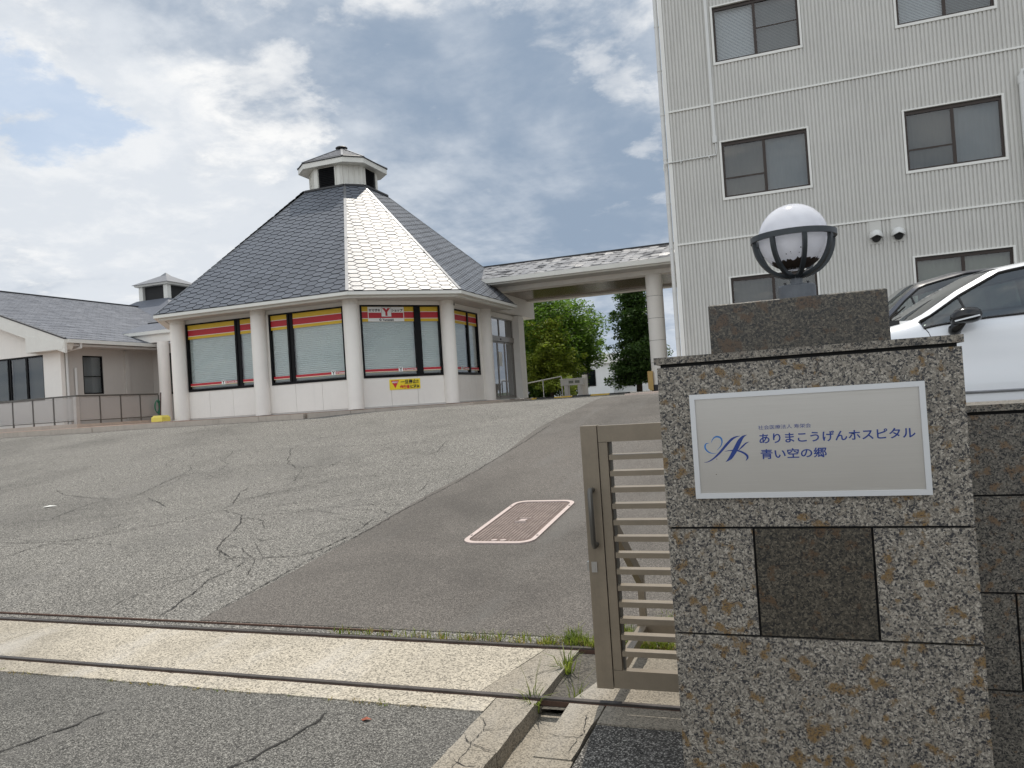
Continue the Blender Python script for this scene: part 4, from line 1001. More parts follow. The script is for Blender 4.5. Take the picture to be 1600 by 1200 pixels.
# walls: bays. each bay = (start, end, window s0,s1, mullion s, panel joints)
def bay(a, b, ws, mull, joints, film=True, logo=None, wz=(2.30, 4.335), mw=.10, frw=.05, glassn='glass'):
    a = Vector((*a, 0)); b = Vector((*b, 0)); L = (b - a).length; u = (b - a) / L; n = Vector((u.y, -u.x, 0))
    def pt(s_, d, z): p = a + u * s_ + n * d; return (p.x, p.y, z)
    def bx(mb, s0, s1, d0, d1, z0, z1):
        v = [pt(s0, d1, z0), pt(s1, d1, z0), pt(s1, d0, z0), pt(s0, d0, z0), pt(s0, d1, z1), pt(s1, d1, z1), pt(s1, d0, z1), pt(s0, d0, z1)]
        return mb.add(v, [(0, 3, 2, 1), (4, 5, 6, 7), (0, 1, 5, 4), (1, 2, 6, 5), (2, 3, 7, 6), (3, 0, 4, 7)])
    js = [0] + joints + [L]
    for s0, s1 in zip(js[:-1], js[1:]): bx(MB(), s0 + .004, s1 - .004, -.05, 0, 1.505, wz[0]).build('wall_panel', 'stucco', shop)
    bx(MB(), 0, L, -.12, -.052, 1.505, wz[0] - .001).build('wall_core', 'joint', shop)
    bx(MB(), 0, L, -.12, .0, wz[1], 4.338).build('lintel', 'stucco', shop)
    if ws[0] > .01: bx(MB(), 0, ws[0], -.12, -.001, wz[0], wz[1]).build('jamb', 'stucco', shop)
    if ws[1] < L - .01: bx(MB(), ws[1], L, -.12, -.001, wz[0], wz[1]).build('jamb', 'stucco', shop)
    f = MB(); s0, s1 = ws; z0, z1 = wz
    bx(f, s0, s1, -.08, .02, z0, z0 + .07); bx(f, s0, s1, -.08, .02, z1 - .04, z1); bx(f, s0, s0 + frw, -.08, .02, z0 + .07, z1 - .04); bx(f, s1 - frw, s1, -.08, .02, z0 + .07, z1 - .04)
    bx(f, mull - mw / 2 - .04, mull - mw / 2 + .02, -.07, .015, z0 + .071, z1 - .041); bx(f, mull - mw / 2 + .021, mull + mw / 2 + .04, -.07, -.01, z0 + .071, z1 - .041)
    fo = f.build('window', 'black_frame', shop)
    spans = [(s0 + frw, mull - mw / 2 - .04), (mull + mw / 2 + .04, s1 - frw)]
    for (p, q) in spans:
        bx(MB(), p + .001, q - .001, -.032, -.026, z0 + .072, z1 - .042).build('pane', glassn, fo)
        bl = MB(); nsl = 34; zt = z1 - .05; zb = z0 + .10; vs = []
        nx = 6
        for i in range(nsl * 2 + 1):
            z = zb + (zt - zb) * i / (nsl * 2)
            for j in range(nx + 1):
                sx = p + (q - p) * j / nx
                vs.append(pt(sx, -.105 + (.022 if i % 2 else 0.0) + .004 * noise.noise((sx * 2, z * 9, a.x)), z + .006 * noise.noise((sx * 1.3, z * 2, a.x))))
        bl.add(vs, [(i * (nx + 1) + j, i * (nx + 1) + j + 1, (i + 1) * (nx + 1) + j + 1, (i + 1) * (nx + 1) + j) for i in range(nsl * 2) for j in range(nx)])
        bl.build('blind', 'blind', fo)
        if film:
            for (h0, h1, mt) in ((4.16, z1 - .042, 'yellow_film'), (4.145, 4.16, 'white_film'), (3.972, 4.145, 'red_film'), (3.958, 3.972, 'white_film'), (3.875, 3.958, 'yellow_film'),
                                 (2.478, 2.545, 'red_film'), (2.466, 2.478, 'white_film'), (2.456, 2.466, 'yellow_film')):
                bx(MB(), p + .001, q - .001, -.025, -.023, h0 + .0004, h1 - .0004).build('film_stripe', mt, fo)
    sx = max(spans, key=lambda t: t[1] - t[0])
    if film:
        m_ = lambda s_, z, d=-.018: frame_m(pt(s_, d, z), u, n)
        c = sx[0] + (sx[1] - sx[0]) * (.72 if logo is None else logo)
        bx(MB(), c, c + .135, -.0225, -.0215, 2.455, 2.585).build('logo_tile', 'white_film', fo)
        text_obj('Y', .135, 'sign_black', fo, m_(c + .0675, 2.475, -.021), .001, 'CENTER', 'lettering', .004)
        text_obj('© Yamazaki Shop', .062, 'white_film', fo, m_(c + .16, 2.49, -.021), .001, 'LEFT', 'lettering', .001)
    return pt, bx, fo, u, n
bay((-17.15, 18.42), (-14.3, 18.42), (.15, 2.60), 2.03, [.9, 1.75], logo=.66)
bay((-14.24, 18.42), (-11.3, 18.42), (.24, 2.72), .95, [1.02, 1.9], logo=.72)
pt, bx, fo, u, n = bay((-11.2, 18.45), (-9.45, 20.5), (.17, 2.575), 1.87, [.951, 1.749], mw=.12, logo=.64)
# shop sign in the diagonal window
bx(MB(), .405, 1.473, -.0215, -.0205, 3.877, 4.288).build('shop_sign', 'white_film', fo)
bx(MB(), .425, 1.453, -.0200, -.0190, 3.972, 4.125).build('sign_band', 'red_film', fo)
lg = MB(); bx(lg, .80, 1.095, -.0185, -.0175, 4.01, 4.275); lg.build('logo_tile', 'flashing', fo)
lg = MB(); bx(lg, .808, 1.087, -.0170, -.0165, 4.018, 4.267); lg.build('logo_tile', 'white_film', fo)
tm = lambda s_, z, d=-.015: frame_m(pt(s_, d, z), u, n)
text_obj('Y', .27, 'red_film', fo, tm(.948, 4.052), .001, 'CENTER', 'lettering', .018)
text_obj('ヤマザキ', .088, 'sign_black', fo, tm(.43, 4.158, -.018), .001, 'LEFT', 'lettering', .003, .98)
text_obj('ショップ', .085, 'sign_black', fo, tm(1.10, 4.158, -.018), .001, 'LEFT', 'lettering', .003, .98)
text_obj('© Yamazaki', .09, 'sign_black', fo, tm(.945, 3.895, -.018), .001, 'CENTER', 'lettering', .002)
bay((-9.45, 20.6), (-9.45, 23.4), (.36, 2.46), 1.68, [1.4], logo=.5, wz=(2.31, 4.3), mw=.06)
# the remaining sides, plain
for (a, b) in (((-11.2, 28.4), (-17.0, 28.4)), ((-17.0, 28.4), (-18.8, 26.4)), ((-18.8, 26.4), (-18.8, 20.5)), ((-18.8, 20.5), (-17.2, 18.6)), ((-9.5, 26.95), (-11.1, 28.4))):
    A_, B_ = Vector((*a, 0)), Vector((*b, 0)); MB().bar(A_ + Vector((0, 0, 2.92)), B_ + Vector((0, 0, 2.92)), .12, 2.83).build('wall', 'stucco', shop)
# entrance between side column and pier
xd = -9.44
B((xd - .1, 23.62, 4.30), (xd + .05, 26.34, 4.46)).build('lintel', 'stucco', shop)
B((xd - .1, 23.65, 1.505), (xd + .0, 24.20, 4.299)).build('jamb', 'stucco', shop)
dr = B((xd - .06, 24.201, 3.48), (xd + .03, 26.34, 3.66)); dr.box((xd - .06, 24.201, 1.505), (xd + .0, 24.25, 3.479)); dr.box((xd - .06, 26.29, 1.505), (xd + .0, 26.34, 3.479))
dr.box((xd - .05, 24.201, 4.25), (xd, 26.34, 4.299)); dr.box((xd - .05, 24.201, 3.661), (xd, 24.24, 4.249)); dr.box((xd - .05, 26.30, 3.661), (xd, 26.34, 4.249)); dr.box((xd - .05, 24.97, 3.661), (xd, 25.02, 4.249))
M['door_alu'] = plain('door_alu', (.27, .25, .23), .4, .5, var=.06)
do = dr.build('entrance_door', 'door_alu', shop)
MB().cyl((xd + .031, 25.0, 3.56), (xd + .05, 25.0, 3.56), .03, n=10).build('door_sensor', 'flashing_dark', do)
for (a, b) in ((24.27, 24.75), (24.77, 25.45), (25.47, 26.27)):
    f = B((xd - .045, a, 1.51), (xd - .01, a + .04, 3.47)); f.box((xd - .045, b - .04, 1.51), (xd - .01, b, 3.47)); f.box((xd - .045, a + .041, 1.51), (xd - .01, b - .041, 1.60)); f.box((xd - .045, a + .041, 3.42), (xd - .01, b - .041, 3.47))
    lf = f.build('door_leaf', 'door_alu', do)
    
    B((xd - .03, a + .042, 1.601), (xd - .025, b - .042, 3.419)).build('pane', 'glass_dark', do)
for (a, b) in ((24.241, 24.969), (25.021, 26.299)): B((xd - .03, a, 3.662), (xd - .025, b, 4.248)).build('pane', 'glass_dark', do)
B((xd - .022, 24.86, 2.62), (xd - .019, 25.16, 3.12)).build('notice', 'paper', do)
B((xd - .9, 23.6, 1.505), (xd - .85, 26.4, 4.3)).build('inner_wall', 'curtain', shop)
# security camera under the eave
MB().cyl((-9.33, 20.95, 4.44), (-9.33, 20.95, 4.36), .05, n=14).build('dome_camera', 'room_dark', shop)
# cupola
def coct(hx, hy, cxh, cyh): return octo(hx, hy, cxh, cyh)
BODY = octc(1.04, 1.04, .50, .50)
cup = MB().prism(BODY, ZR, 9.66).build('cupola', 'fascia', shop)
CE = octc(1.31, 1.27, .78, .80)
def ring2(pin, pout, zi0, zi1, zo0, zo1):
    m = MB()
    for i in range(8):
        a, b, c, d = pout[i], pout[(i + 1) % 8], pin[(i + 1) % 8], pin[i]
        m.add([(*a, zo0), (*b, zo0), (*c, zi0), (*d, zi0), (*a, zo1), (*b, zo1), (*c, zi1), (*d, zi1)], [(0, 3, 2, 1), (4, 5, 6, 7), (0, 1, 5, 4), (1, 2, 6, 5), (2, 3, 7, 6), (3, 0, 4, 7)])
    return m
ring2(octc(1.02, 1.02, .49, .49), octc(1.25, 1.21, .74, .77), 9.60, 9.66, 9.60, 9.66).build('cupola_soffit', 'fascia', cup)
ring2(octc(1.20, 1.16, .71, .73), octc(1.285, 1.245, .765, .785), 9.605, 9.79, 9.605, 9.77).build('cupola_fascia', 'fascia', cup)
ring2(octc(1.18, 1.14, .70, .71), CE, 9.86, 9.88, 9.772, 9.80).build('cupola_edge', 'flashing_dark', cup)
for i in range(8):
    a, b = CE[i], CE[(i + 1) % 8]; MB().add([(*a, 9.801), (*b, 9.801), (QX, QY_, 10.52)], [(0, 1, 2)]).build('cupola_roof', 'shingle_canopy', cup)
    MB().bar((*CE[i], 9.81), (QX, QY_, 10.53), .07, .02).build('cupola_hip', 'flashing', cup)
for k_, t in enumerate([x / 6 for x in range(1, 6)]):
    for i in range(8):
        a, b = CE[i], CE[(i + 1) % 8]
        A_ = Vector((*a, 9.801)).lerp(Vector((QX, QY_, 10.52)), t); B_ = Vector((*b, 9.801)).lerp(Vector((QX, QY_, 10.52)), t)
        MB().bar(A_, B_, .03, .014).build('shingle_course', 'shingle_canopy', cup)
MB().lathe((QX, QY_, 10.50), [(.20, 0), (.21, .03), (.17, .06), (.02, .09)], 16).build('cupola_cap', 'flashing_dark', cup)
for i in range(8):
    a, b = Vector((*BODY[i], 0)), Vector((*BODY[(i + 1) % 8], 0)); u_ = (b - a).normalized(); n_ = Vector((u_.y, -u_.x, 0)); L = (b - a).length
    if i % 2 == 0:
        s0, s1 = L * .20, L * .80
        fr = MB(); c = (a + b) / 2
        fr.bar(a + u_ * s0 + n_ * .012 + Vector((0, 0, 9.24)), a + u_ * s1 + n_ * .012 + Vector((0, 0, 9.24)), .02, .66)
        lo = fr.build('louvre', 'black_frame', cup)
        sl_ = MB()
        for k_ in range(11):
            z = 8.95 + k_ * .058; p, q = a + u_ * (s0 + .03), a + u_ * (s1 - .03)
            sl_.add([(*(p + n_ * .05)[:2], z), (*(q + n_ * .05)[:2], z), (*(q + n_ * .024)[:2], z + .04), (*(p + n_ * .024)[:2], z + .04)], [(0, 1, 2, 3)])
        sl_.build('louvre_blades', 'black_frame', lo, 'stuff')
        for s_ in (s0 - .05, s1 + .05): MB().bar(a + u_ * s_ + n_ * .016 + Vector((0, 0, 8.90)), a + u_ * s_ + n_ * .016 + Vector((0, 0, 9.58)), .03, .03).build('batten', 'fascia', cup)
    else:
        for t in (.12, .37, .63, .88): MB().bar(a + u_ * L * t + n_ * .012 + Vector((0, 0, 8.90)), a + u_ * L * t + n_ * .012 + Vector((0, 0, 9.59)), .035, .026).build('batten', 'fascia', cup)
# warning sign on the diagonal wall
ws = thing('warning_sign', pt(1.36, .01, 2.09), 'yellow sign with red triangle and Japanese warning below the shop window', 'sign')
bx(MB(), .902, 1.826, .002, .014, 1.944, 2.236).build('board', 'sign_yellow', ws)
v = [pt(.945, .016, 2.205), pt(1.185, .016, 2.205), pt(1.065, .016, 1.985)]; MB().add(v + [tuple(Vector(p) - n * .0015) for p in v], [(0, 2, 1), (3, 4, 5)]).build('triangle', 'sign_red', ws)
tm = lambda s_, z, d=.018: frame_m(pt(s_, d, z), u, n)
text_obj('最徐行', .058, 'white_film', ws, tm(1.065, 2.13), .001, 'CENTER', 'lettering', .0015)
text_obj('一旦停止!!', .122, 'sign_black', ws, tm(1.235, 2.11), .001, 'LEFT', 'lettering', .004, .98)
text_obj('歩行者', .112, 'sign_red', ws, tm(1.205, 1.975), .001, 'LEFT', 'lettering', .004, .88)
text_obj('に注意', .112, 'sign_black', ws, tm(1.51, 1.975), .001, 'LEFT', 'lettering', .004, .88)

# pavement round the shop and beside the wing: kerb and reddish pavers
def prism_thing(poly, z0, z1, name, mat): return MB().prism(poly, z0, z1).build(name, mat, None, 'structure')
pave = [(-40, 16.0), (-19.6, 16.0), (-18.0, 15.95), (-17.2, 16.05), (-16.6, 16.12), (-11.3, 16.12), (-8.2, 19.0), (-8.2, 23.9), (-19.8, 29), (-40, 29)]
prism_thing(pave, 1.0, 1.455, 'walkway', 'pavers')
kb = thing('kerb', (-14, 16.1, 1.4), 'pale worn concrete kerb in front of the octagonal shop', 'kerb')
kp = pave[:8]; KZ = lambda y: min(1.385, g(y)) 
for a, b in zip(kp[:-1], kp[1:]):
    L = math.hypot(b[0] - a[0], b[1] - a[1]); nseg = max(1, round(L / 1.2)) if a[0] > -30 else 16
    d = Vector((b[0] - a[0], b[1] - a[1], 0)).normalized(); nn = Vector((d.y, -d.x, 0))
    for i in range(nseg):
        p = Vector((a[0], a[1], 1.355)) + d * (L * i / nseg + .004) + nn * .07; q = Vector((a[0], a[1], 1.355)) + d * (L * (i + 1) / nseg - .004) + nn * .07
        MB().bar(p, q, .135, .19 - .006 * (i % 2)).build('kerb_stone', 'kerb_far', kb)

# pipe and yellow pole base
pb2 = thing('pole_stand', (-17.35, 17.62, 1.478), 'yellow plastic stand with thin brown pole beside the leftmost shop column', 'pole stand')
MB().add([(x, y, z) for z, s_ in ((1.48, .20), (1.60, .20), (1.66, .15)) for (x, y) in ((-17.40 - s_, 17.66 - s_ * .8), (-17.40 + s_, 17.66 - s_ * .8), (-17.40 + s_, 17.66 + s_ * .8), (-17.40 - s_, 17.66 + s_ * .8))],
         [(3, 2, 1, 0), (8, 9, 10, 11)] + [(k_ + i, k_ + (i + 1) % 4, k_ + 4 + (i + 1) % 4, k_ + 4 + i) for k_ in (0, 4) for i in range(4)]).build('base', 'yellow_plastic', pb2)
MB().cyl((-17.40, 17.66, 1.66), (-17.37, 17.68, 2.33), .017, n=8).build('pole', 'pole_brown', pb2)

# ------------------------------------------------------------------ covered passage to the hospital
can = thing('covered_passage', (-6, 25, 1.45), 'covered passage with shingled roof and round column joining shop and hospital', 'canopy')
EY, EZ, RY, RZ2 = 23.45, 5.43, 26.05, 6.28
XL, XR = -9.75, -2.72
def roofx(z): return -8.5 - (z - 4.6) / .955
cor = [(XL, EY, EZ), (XR, EY, EZ), (XR, RY, RZ2), (-10.45, RY, RZ2)]
MB().add(cor, [(0, 1, 2, 3)]).build('roof_deck', 'underlay_edge_shade', can)
MB().add([(XR, 28.65, EZ), (-9.75, 28.65, EZ), (-10.45, RY, RZ2 - .004), (XR, RY, RZ2 - .004)], [(0, 1, 2, 3)]).build('roof_deck', 'shingle_canopy', can)
tt = tiles(cor, .60, .105, .014); mb = MB()
for (m, p, full, c) in tt:
    vs, fs = tile_geo([(x - c[0], y - c[1]) for x, y in p], 0, 0); wm = m @ Matrix.Translation((c[0], c[1], 0)) @ Matrix.Rotation(R(rnd.gauss(3.0, 4.5)), 4, 'X') @ Matrix.Rotation(R(rnd.gauss(0, 2.5)), 4, 'Y')
    mb.add([wm @ Vector(v) for v in vs], fs)
mb.build('shingles', 'shingle_canopy', can, 'stuff')
MB().bar((-10.45, RY, RZ2 + .03), (XR, RY, RZ2 + .03), .12, .05).build('ridge_cap', 'flashing_dark', can)
MB().bar((XL - .02, EY - .02, EZ + .03), (-10.47, RY, RZ2 + .03), .09, .05).build('verge_flashing', 'fascia', can)
B((XL - .05, EY - .10, EZ - .15), (XR, EY + .02, EZ - .01)).build('gutter', 'fascia', can)
B((XL - .03, EY + .021, EZ - .20), (XR, EY + .10, EZ - .03)).build('fascia', 'fascia', can)
B((XL - .03, EY + .101, EZ - .19), (XR, 24.28, EZ - .16)).build('eave_soffit', 'soffit', can)
B((-9.19, 24.281, 5.10), (XR, 24.78, 5.42)).build('front_beam', 'stucco', can)
B((-9.19, 27.45, 5.06), (XR, 27.9, 5.42)).build('rear_beam', 'stucco', can)
B((-9.19, 24.781, 5.12), (XR, 27.449, 5.16)).build('ceiling', 'soffit_brown', can)
B((-9.60, 23.40, 4.486), (-9.20, 28.3, 5.40)).build('end_wall', 'stucco', can)
MB().lathe((-3.93, 24.53, 1.40), [(.30, 0), (.30, .22), (.262, .225)] , 8).build('plinth', 'flashing_dark', can)
for k_ in range(5):
    z0 = 1.62 + k_ * .7; z1 = min(5.098, z0 + .692); MB().lathe((-3.93, 24.53, 0), [(.255, z0), (.262, z0 + .004), (.262, z1 - .004), (.255, z1)], 40).build('column_drum', 'stucco', can, smooth='auto')
MB().lathe((-3.93, 24.53, 0), [(.25, 1.6), (.25, 5.09)], 24).build('column_core', 'joint', can)
B((-4.29, 24.30, 1.50), (-4.13, 24.46, 2.06)).build('corner_guard', 'tan_pad', can)
B((-4.25, 24.26, 1.45), (-4.12, 24.299, 2.06)).build('corner_guard', 'tan_pad', can)
for k_ in range(6):
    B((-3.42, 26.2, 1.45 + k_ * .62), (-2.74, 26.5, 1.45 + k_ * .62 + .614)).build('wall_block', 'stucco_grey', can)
MB().tube([(-9.25, 23.36, 5.27), (-9.25, 23.36, 5.12), (-9.12, 23.30, 5.02), (-8.98, 23.22, 4.90), (-8.90, 23.2, 4.78)], .05, 10).build('down_pipe', 'pipe_white', can, smooth='auto')

# speed hump, handrail, stone stand, paver apron
sh = thing('speed_hump', (-7.5, 24.6, 1.4), 'black and yellow striped rubber hump across the passage entrance', 'speed hump')
x = -9.3; k_ = 0
while x < -5.3:
    L = .62; v = [(x, 24.35, 1.40), (x + L - .01, 24.35, 1.40), (x + L - .01, 24.5, 1.45), (x + L - .01, 24.7, 1.45), (x + L - .01, 24.85, 1.40), (x, 24.85, 1.40), (x, 24.7, 1.45), (x, 24.5, 1.45)]
    MB().add(v, [(0, 1, 2, 7), (7, 2, 3, 6), (6, 3, 4, 5), (0, 7, 6, 5), (1, 4, 3, 2)]).build('block', 'rubber' if k_ % 2 == 0 else 'yellow_paint', sh); x += L; k_ += 1
hr = thing('handrail', (-9, 28, 1.4), 'thin galvanised handrail rising behind the shop entrance', 'handrail')
M['galv'] = plain('galv', (.45, .45, .44), .4, .8)
MB().tube([(-9.9, 28.2, 1.99), (-8.27, 28.2, 2.19), (-8.255, 28.2, 2.17), (-8.25, 28.2, 1.4)], .022, 8).build('rail', 'galv', hr, smooth='auto')
for X, Z in ((-9.0, 2.09),): MB().cyl((X, 28.2, 1.4), (X, 28.2, Z), .018, n=8).build('post', 'galv', hr)
sb = thing('stone_stand', (-7.7, 28, 1.4), 'pale pinkish box stand with two slots on legs by the handrail', 'stand')
B((-8.20, 27.85, 1.83), (-7.33, 28.2, 2.06)).build('box', 'stone_white', sb); B((-8.22, 27.8, 2.062), (-7.32, 28.25, 2.085)).build('lid', 'siding_trim', sb)
for X in (-8.08, -7.56): B((X, 27.9, 1.398), (X + .14, 28.15, 1.828)).build('leg', 'stone_white', sb)
for X in (-7.88, -7.64): B((X, 27.84, 1.90), (X + .18, 27.849, 2.0)).build('slot', 'curtain_green', sb)
B((-7.50, 28.4, 1.398), (-7.34, 28.6, 2.2)).build('rear_post', 'stone_white', sb)
ap = MB()
for i in range(12):
    for j in range(36):
        y = 18.0 + j * .21; x0 = -3.75 + .0 * j + i * .105 * 1.0; ap.box((x0, y, 1.36), (x0 + .099, y + .203, 1.425 + .003 * ((i * 7 + j * 3) % 3)))
ap.build('brick_paving', 'apron', None, 'stuff')['label'] = 'pinkish brick paving beside the hospital'

# ------------------------------------------------------------------ left wing
wing = thing('left_wing', (-30, 25, 1.5), 'low white building at the left with wide grey shingle gable roof', 'building')
SX, SXE = -24.4, -23.7       # wall / eave
RXg, RZg = -32.0, 7.53; sl = .356
RS = [(SXE, 19.95, 4.585), (SXE, 34, 4.585), (RXg, 34, RZg), (RXg, 19.95, RZg)]
MB().add(RS, [(0, 1, 2, 3)]).build('roof_deck', 'underlay_edge_shade', wing)
MB().add([(-40.3, 34, 4.57), (-40.3, 19.95, 4.57), (RXg, 19.95, RZg - .004), (RXg, 34, RZg - .004)], [(0, 1, 2, 3)]).build('roof_deck', 'shingle_far', wing)
mb = MB()
for (m, p, full, c) in tiles(RS, .62, .115, .010):
    vs, fs = tile_geo([(x - c[0], y - c[1]) for x, y in p], 0, 0); wm = m @ Matrix.Translation((c[0], c[1], 0)) @ Matrix.Rotation(R(rnd.gauss(0, .8)), 4, 'X')
    mb.add([wm @ Vector(v) for v in vs], fs)
mb.build('shingles', 'shingle_far', wing, 'stuff')
MB().bar((RXg, 19.9, RZg + .03), (RXg, 34, RZg + .03), .14, .06).build('ridge_cap', 'flashing_dark', wing)
B((SXE - .02, 20.0, 4.44), (SXE + .09, 24.6, 4.57)).build('gutter', 'fascia', wing)
B((SX, 20.3, 4.34), (SXE - .021, 26, 4.42)).build('soffit', 'soffit', wing)
# raking fascia and boxed return on the gable
def rake(x0, x1, y0, y1, d0, d1, name, mat):
    z = lambda x: 4.585 + (SXE - x) * sl
    MB().add([(x, y, z(x) - d) for x in (x0, x1) for (y, d) in ((y0, d0), (y1, d0), (y1, d1), (y0, d1))], [(0, 1, 2, 3), (7, 6, 5, 4), (0, 4, 5, 1), (1, 5, 6, 2), (2, 6, 7, 3), (3, 7, 4, 0)]).build(name, mat, wing)
rake(SXE, RXg, 19.88, 19.98, -.03, .02, 'verge', 'flashing_dark')
rake(SXE, RXg, 19.90, 20.0, .021, .50, 'rake_fascia', 'fascia')
MB().add([(x, y, z) for y in (19.89, 20.30) for (x, z) in ((SXE - .03, 4.45), (SXE - .03, 4.36), (SXE - .12, 4.22), (-25.55, 4.22), (-25.55, 4.85))], [(0, 1, 2, 3, 4), (9, 8, 7, 6, 5)] + [(i, 5 + i, 5 + (i + 1) % 5, (i + 1) % 5) for i in range(5)]).build('eave_return', 'fascia', wing)
rake(-25.55, RXg, 20.001, 20.30, .40, .46, 'rake_soffit', 'soffit')
z_ = lambda x: 4.585 + (SXE - x) * sl - .46
# gable wall with window
MB().add([(x, y, z) for y in (20.3, 20.45) for (x, z) in ((-25.25, 1.5), (SX, 1.5), (SX, z_(SX)), (-25.25, z_(-25.25)))], [(0, 1, 2, 3), (7, 6, 5, 4), (0, 4, 5, 1), (1, 5, 6, 2), (2, 6, 7, 3), (3, 7, 4, 0)]).build('wall', 'stucco', wing)
MB().add([(x, y, z) for y in (20.3, 20.45) for (x, z) in ((-36, 4.15), (-25.251, 4.15), (-25.251, z_(-25.25)), (RXg, z_(RXg)), (-36, z_(-28)))], [(0, 1, 2, 3, 4), (9, 8, 7, 6, 5)] + [(i, 5 + i, 5 + (i + 1) % 5, (i + 1) % 5) for i in range(5)]).build('wall', 'stucco', wing)
B((-36, 20.3, 1.5), (-25.251, 20.45, 2.50)).build('wall', 'stucco', wing)
for (a, b) in ((-25.26, -27.0), (-27.05, -28.8), (-28.85, -30.6)):
    f = B((b, 20.33, 2.501), (a, 20.40, 2.56)); f.box((b, 20.33, 4.09), (a, 20.40, 4.149)); f.box((b, 20.33, 2.561), (b + .05, 20.40, 4.089)); f.box((a - .05, 20.33, 2.561), (a, 20.40, 4.089)); f.box(((a + b) / 2 - .045, 20.33, 2.561), ((a + b) / 2 + .045, 20.40, 4.089))
    wo_ = f.build('window', 'black_frame', wing); B((b + .051, 20.36, 2.562), (a - .051, 20.366, 4.088)).build('pane', 'glass', wo_); B((b + .01, 20.46, 2.5), (a - .01, 20.48, 4.14)).build('curtain', 'curtain', wo_)
B((-36, 20.48, 1.5), (-35.9, 34, 4.2)).build('wall', 'stucco', wing)
# side wall facing the shop, with window
for (y0, y1, z0, z1) in ((20.451, 21.2, 1.5, 4.339), (22.08, 24.6, 1.5, 4.339), (21.2, 22.08, 1.5, 2.66), (21.2, 22.08, 4.08, 4.339)):
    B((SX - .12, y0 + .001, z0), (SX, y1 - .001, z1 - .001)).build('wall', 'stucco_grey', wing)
f = B((SX - .08, 21.202, 2.661), (SX - .02, 21.25, 4.078)); f.box((SX - .08, 22.03, 2.661), (SX - .02, 22.078, 4.078)); f.box((SX - .08, 21.251, 2.661), (SX - .02, 22.029, 2.71)); f.box((SX - .08, 21.251, 4.03), (SX - .02, 22.029, 4.078)); f.box((SX - .075, 21.251, 3.30), (SX - .03, 22.029, 3.33))
wo_ = f.build('window', 'black_frame', wing); B((SX - .055, 21.251, 2.711), (SX - .05, 22.029, 4.029)).build('pane', 'glass', wo_); B((SX - .118, 21.21, 2.67), (SX - .11, 22.07, 4.07)).build('curtain', 'curtain_pale', wo_)
MB().tube([(SXE + .02, 20.55, 4.44), (SXE + .02, 20.55, 4.30), (SX + .07, 20.50, 4.22), (SX + .06, 20.5, 4.1), (SX + .06, 20.5, 1.5)], .045, 10).build('down_pipe', 'pipe_white', wing, smooth='auto')
MB().cyl((SX + .05, 20.85, 1.5), (SX + .05, 20.85, 3.62), .045, n=10).build('vent_pipe', 'pipe_white', wing, smooth='auto')
B((SX - .02, 23.05, 1.5), (SX + .08, 23.25, 4.3)).build('pilaster', 'stucco_grey', wing)
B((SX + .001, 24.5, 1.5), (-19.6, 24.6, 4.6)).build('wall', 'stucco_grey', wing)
# linking passage to the shop
B((-25.35, 23.60, 4.92), (-18.2, 23.72, 5.05)).build('gutter', 'fascia', wing)
B((-25.0, 23.725, 4.60), (-18.2, 23.95, 4.915)).build('link_beam', 'stucco', wing)
MB().add([(-25.4, 23.6, 5.06), (-18.2, 23.6, 5.06), (-18.2, 24.9, 5.55), (-24.9, 24.9, 5.55)], [(0, 1, 2, 3)]).build('link_roof', 'shingle_far', wing)
MB().bar((-24.9, 24.9, 5.56), (-18.2, 24.9, 5.56), .1, .04).build('ridge_cap', 'flashing_dark', wing)
MB().lathe((-22.75, 23.4, 1.47), [(.21, 0), (.21, 3.1)], 32).build('column', 'stucco', wing, smooth='auto')
f = B((-23.95, 24.44, 1.6), (-23.88, 24.49, 4.2)); f.box((-22.45, 24.44, 1.6), (-22.35, 24.49, 4.2)); f.box((-23.879, 24.44, 4.13), (-22.451, 24.49, 4.2)); f.box((-23.879, 24.44, 2.55), (-22.451, 24.49, 2.62)); f.build('window', 'black_frame', wing)
B((-23.88, 24.46, 2.62), (-22.45, 24.465, 4.13)).build('pane', 'glass_dark', wing)
B((-23.88, 24.48, 2.62), (-22.45, 24.49, 4.13)).build('curtain', 'blind', wing)

# back pavilion with square cupola
bp = thing('rear_pavilion', (-31.6, 33, 1.5), 'hipped grey roof with square louvred cupola behind the left wing', 'building')
qx, qy = -31.6, 33.0
def sq(h, z): return [(qx - h, qy - h, z), (qx + h, qy - h, z), (qx + h, qy + h, z), (qx - h, qy + h, z)]
def frus(h0, z0, h1, z1, name, mat, par, cap=False):
    v = sq(h0, z0) + sq(h1, z1); return MB().add(v, [(i, (i + 1) % 4, 4 + (i + 1) % 4, 4 + i) for i in range(4)] + [(4, 5, 6, 7)] + ([(3, 2, 1, 0)] if cap else [])).build(name, mat, par)
frus(6.0, 4.9, 1.05, 7.95, 'roof', 'shingle_far', bp); frus(5.5, 1.5, 5.5, 4.95, 'wall', 'stucco', bp)
qc = frus(.80, 7.95, .80, 8.72, 'cupola', 'room_dark', bp)
for sx in (-1, 1):
    for sy in (-1, 1): B((qx + sx * .84 - .13, qy + sy * .84 - .13, 7.9), (qx + sx * .84 + .13, qy + sy * .84 + .13, 8.70)).build('corner_post', 'fascia', qc)
frus(1.10, 8.70, 1.14, 8.81, 'cupola_fascia', 'fascia', qc, True); frus(1.22, 8.805, .05, 9.42, 'cupola_roof', 'shingle_canopy', qc, True)
frus(.28, 9.26, .02, 9.52, 'cupola_cap', 'flashing', qc)

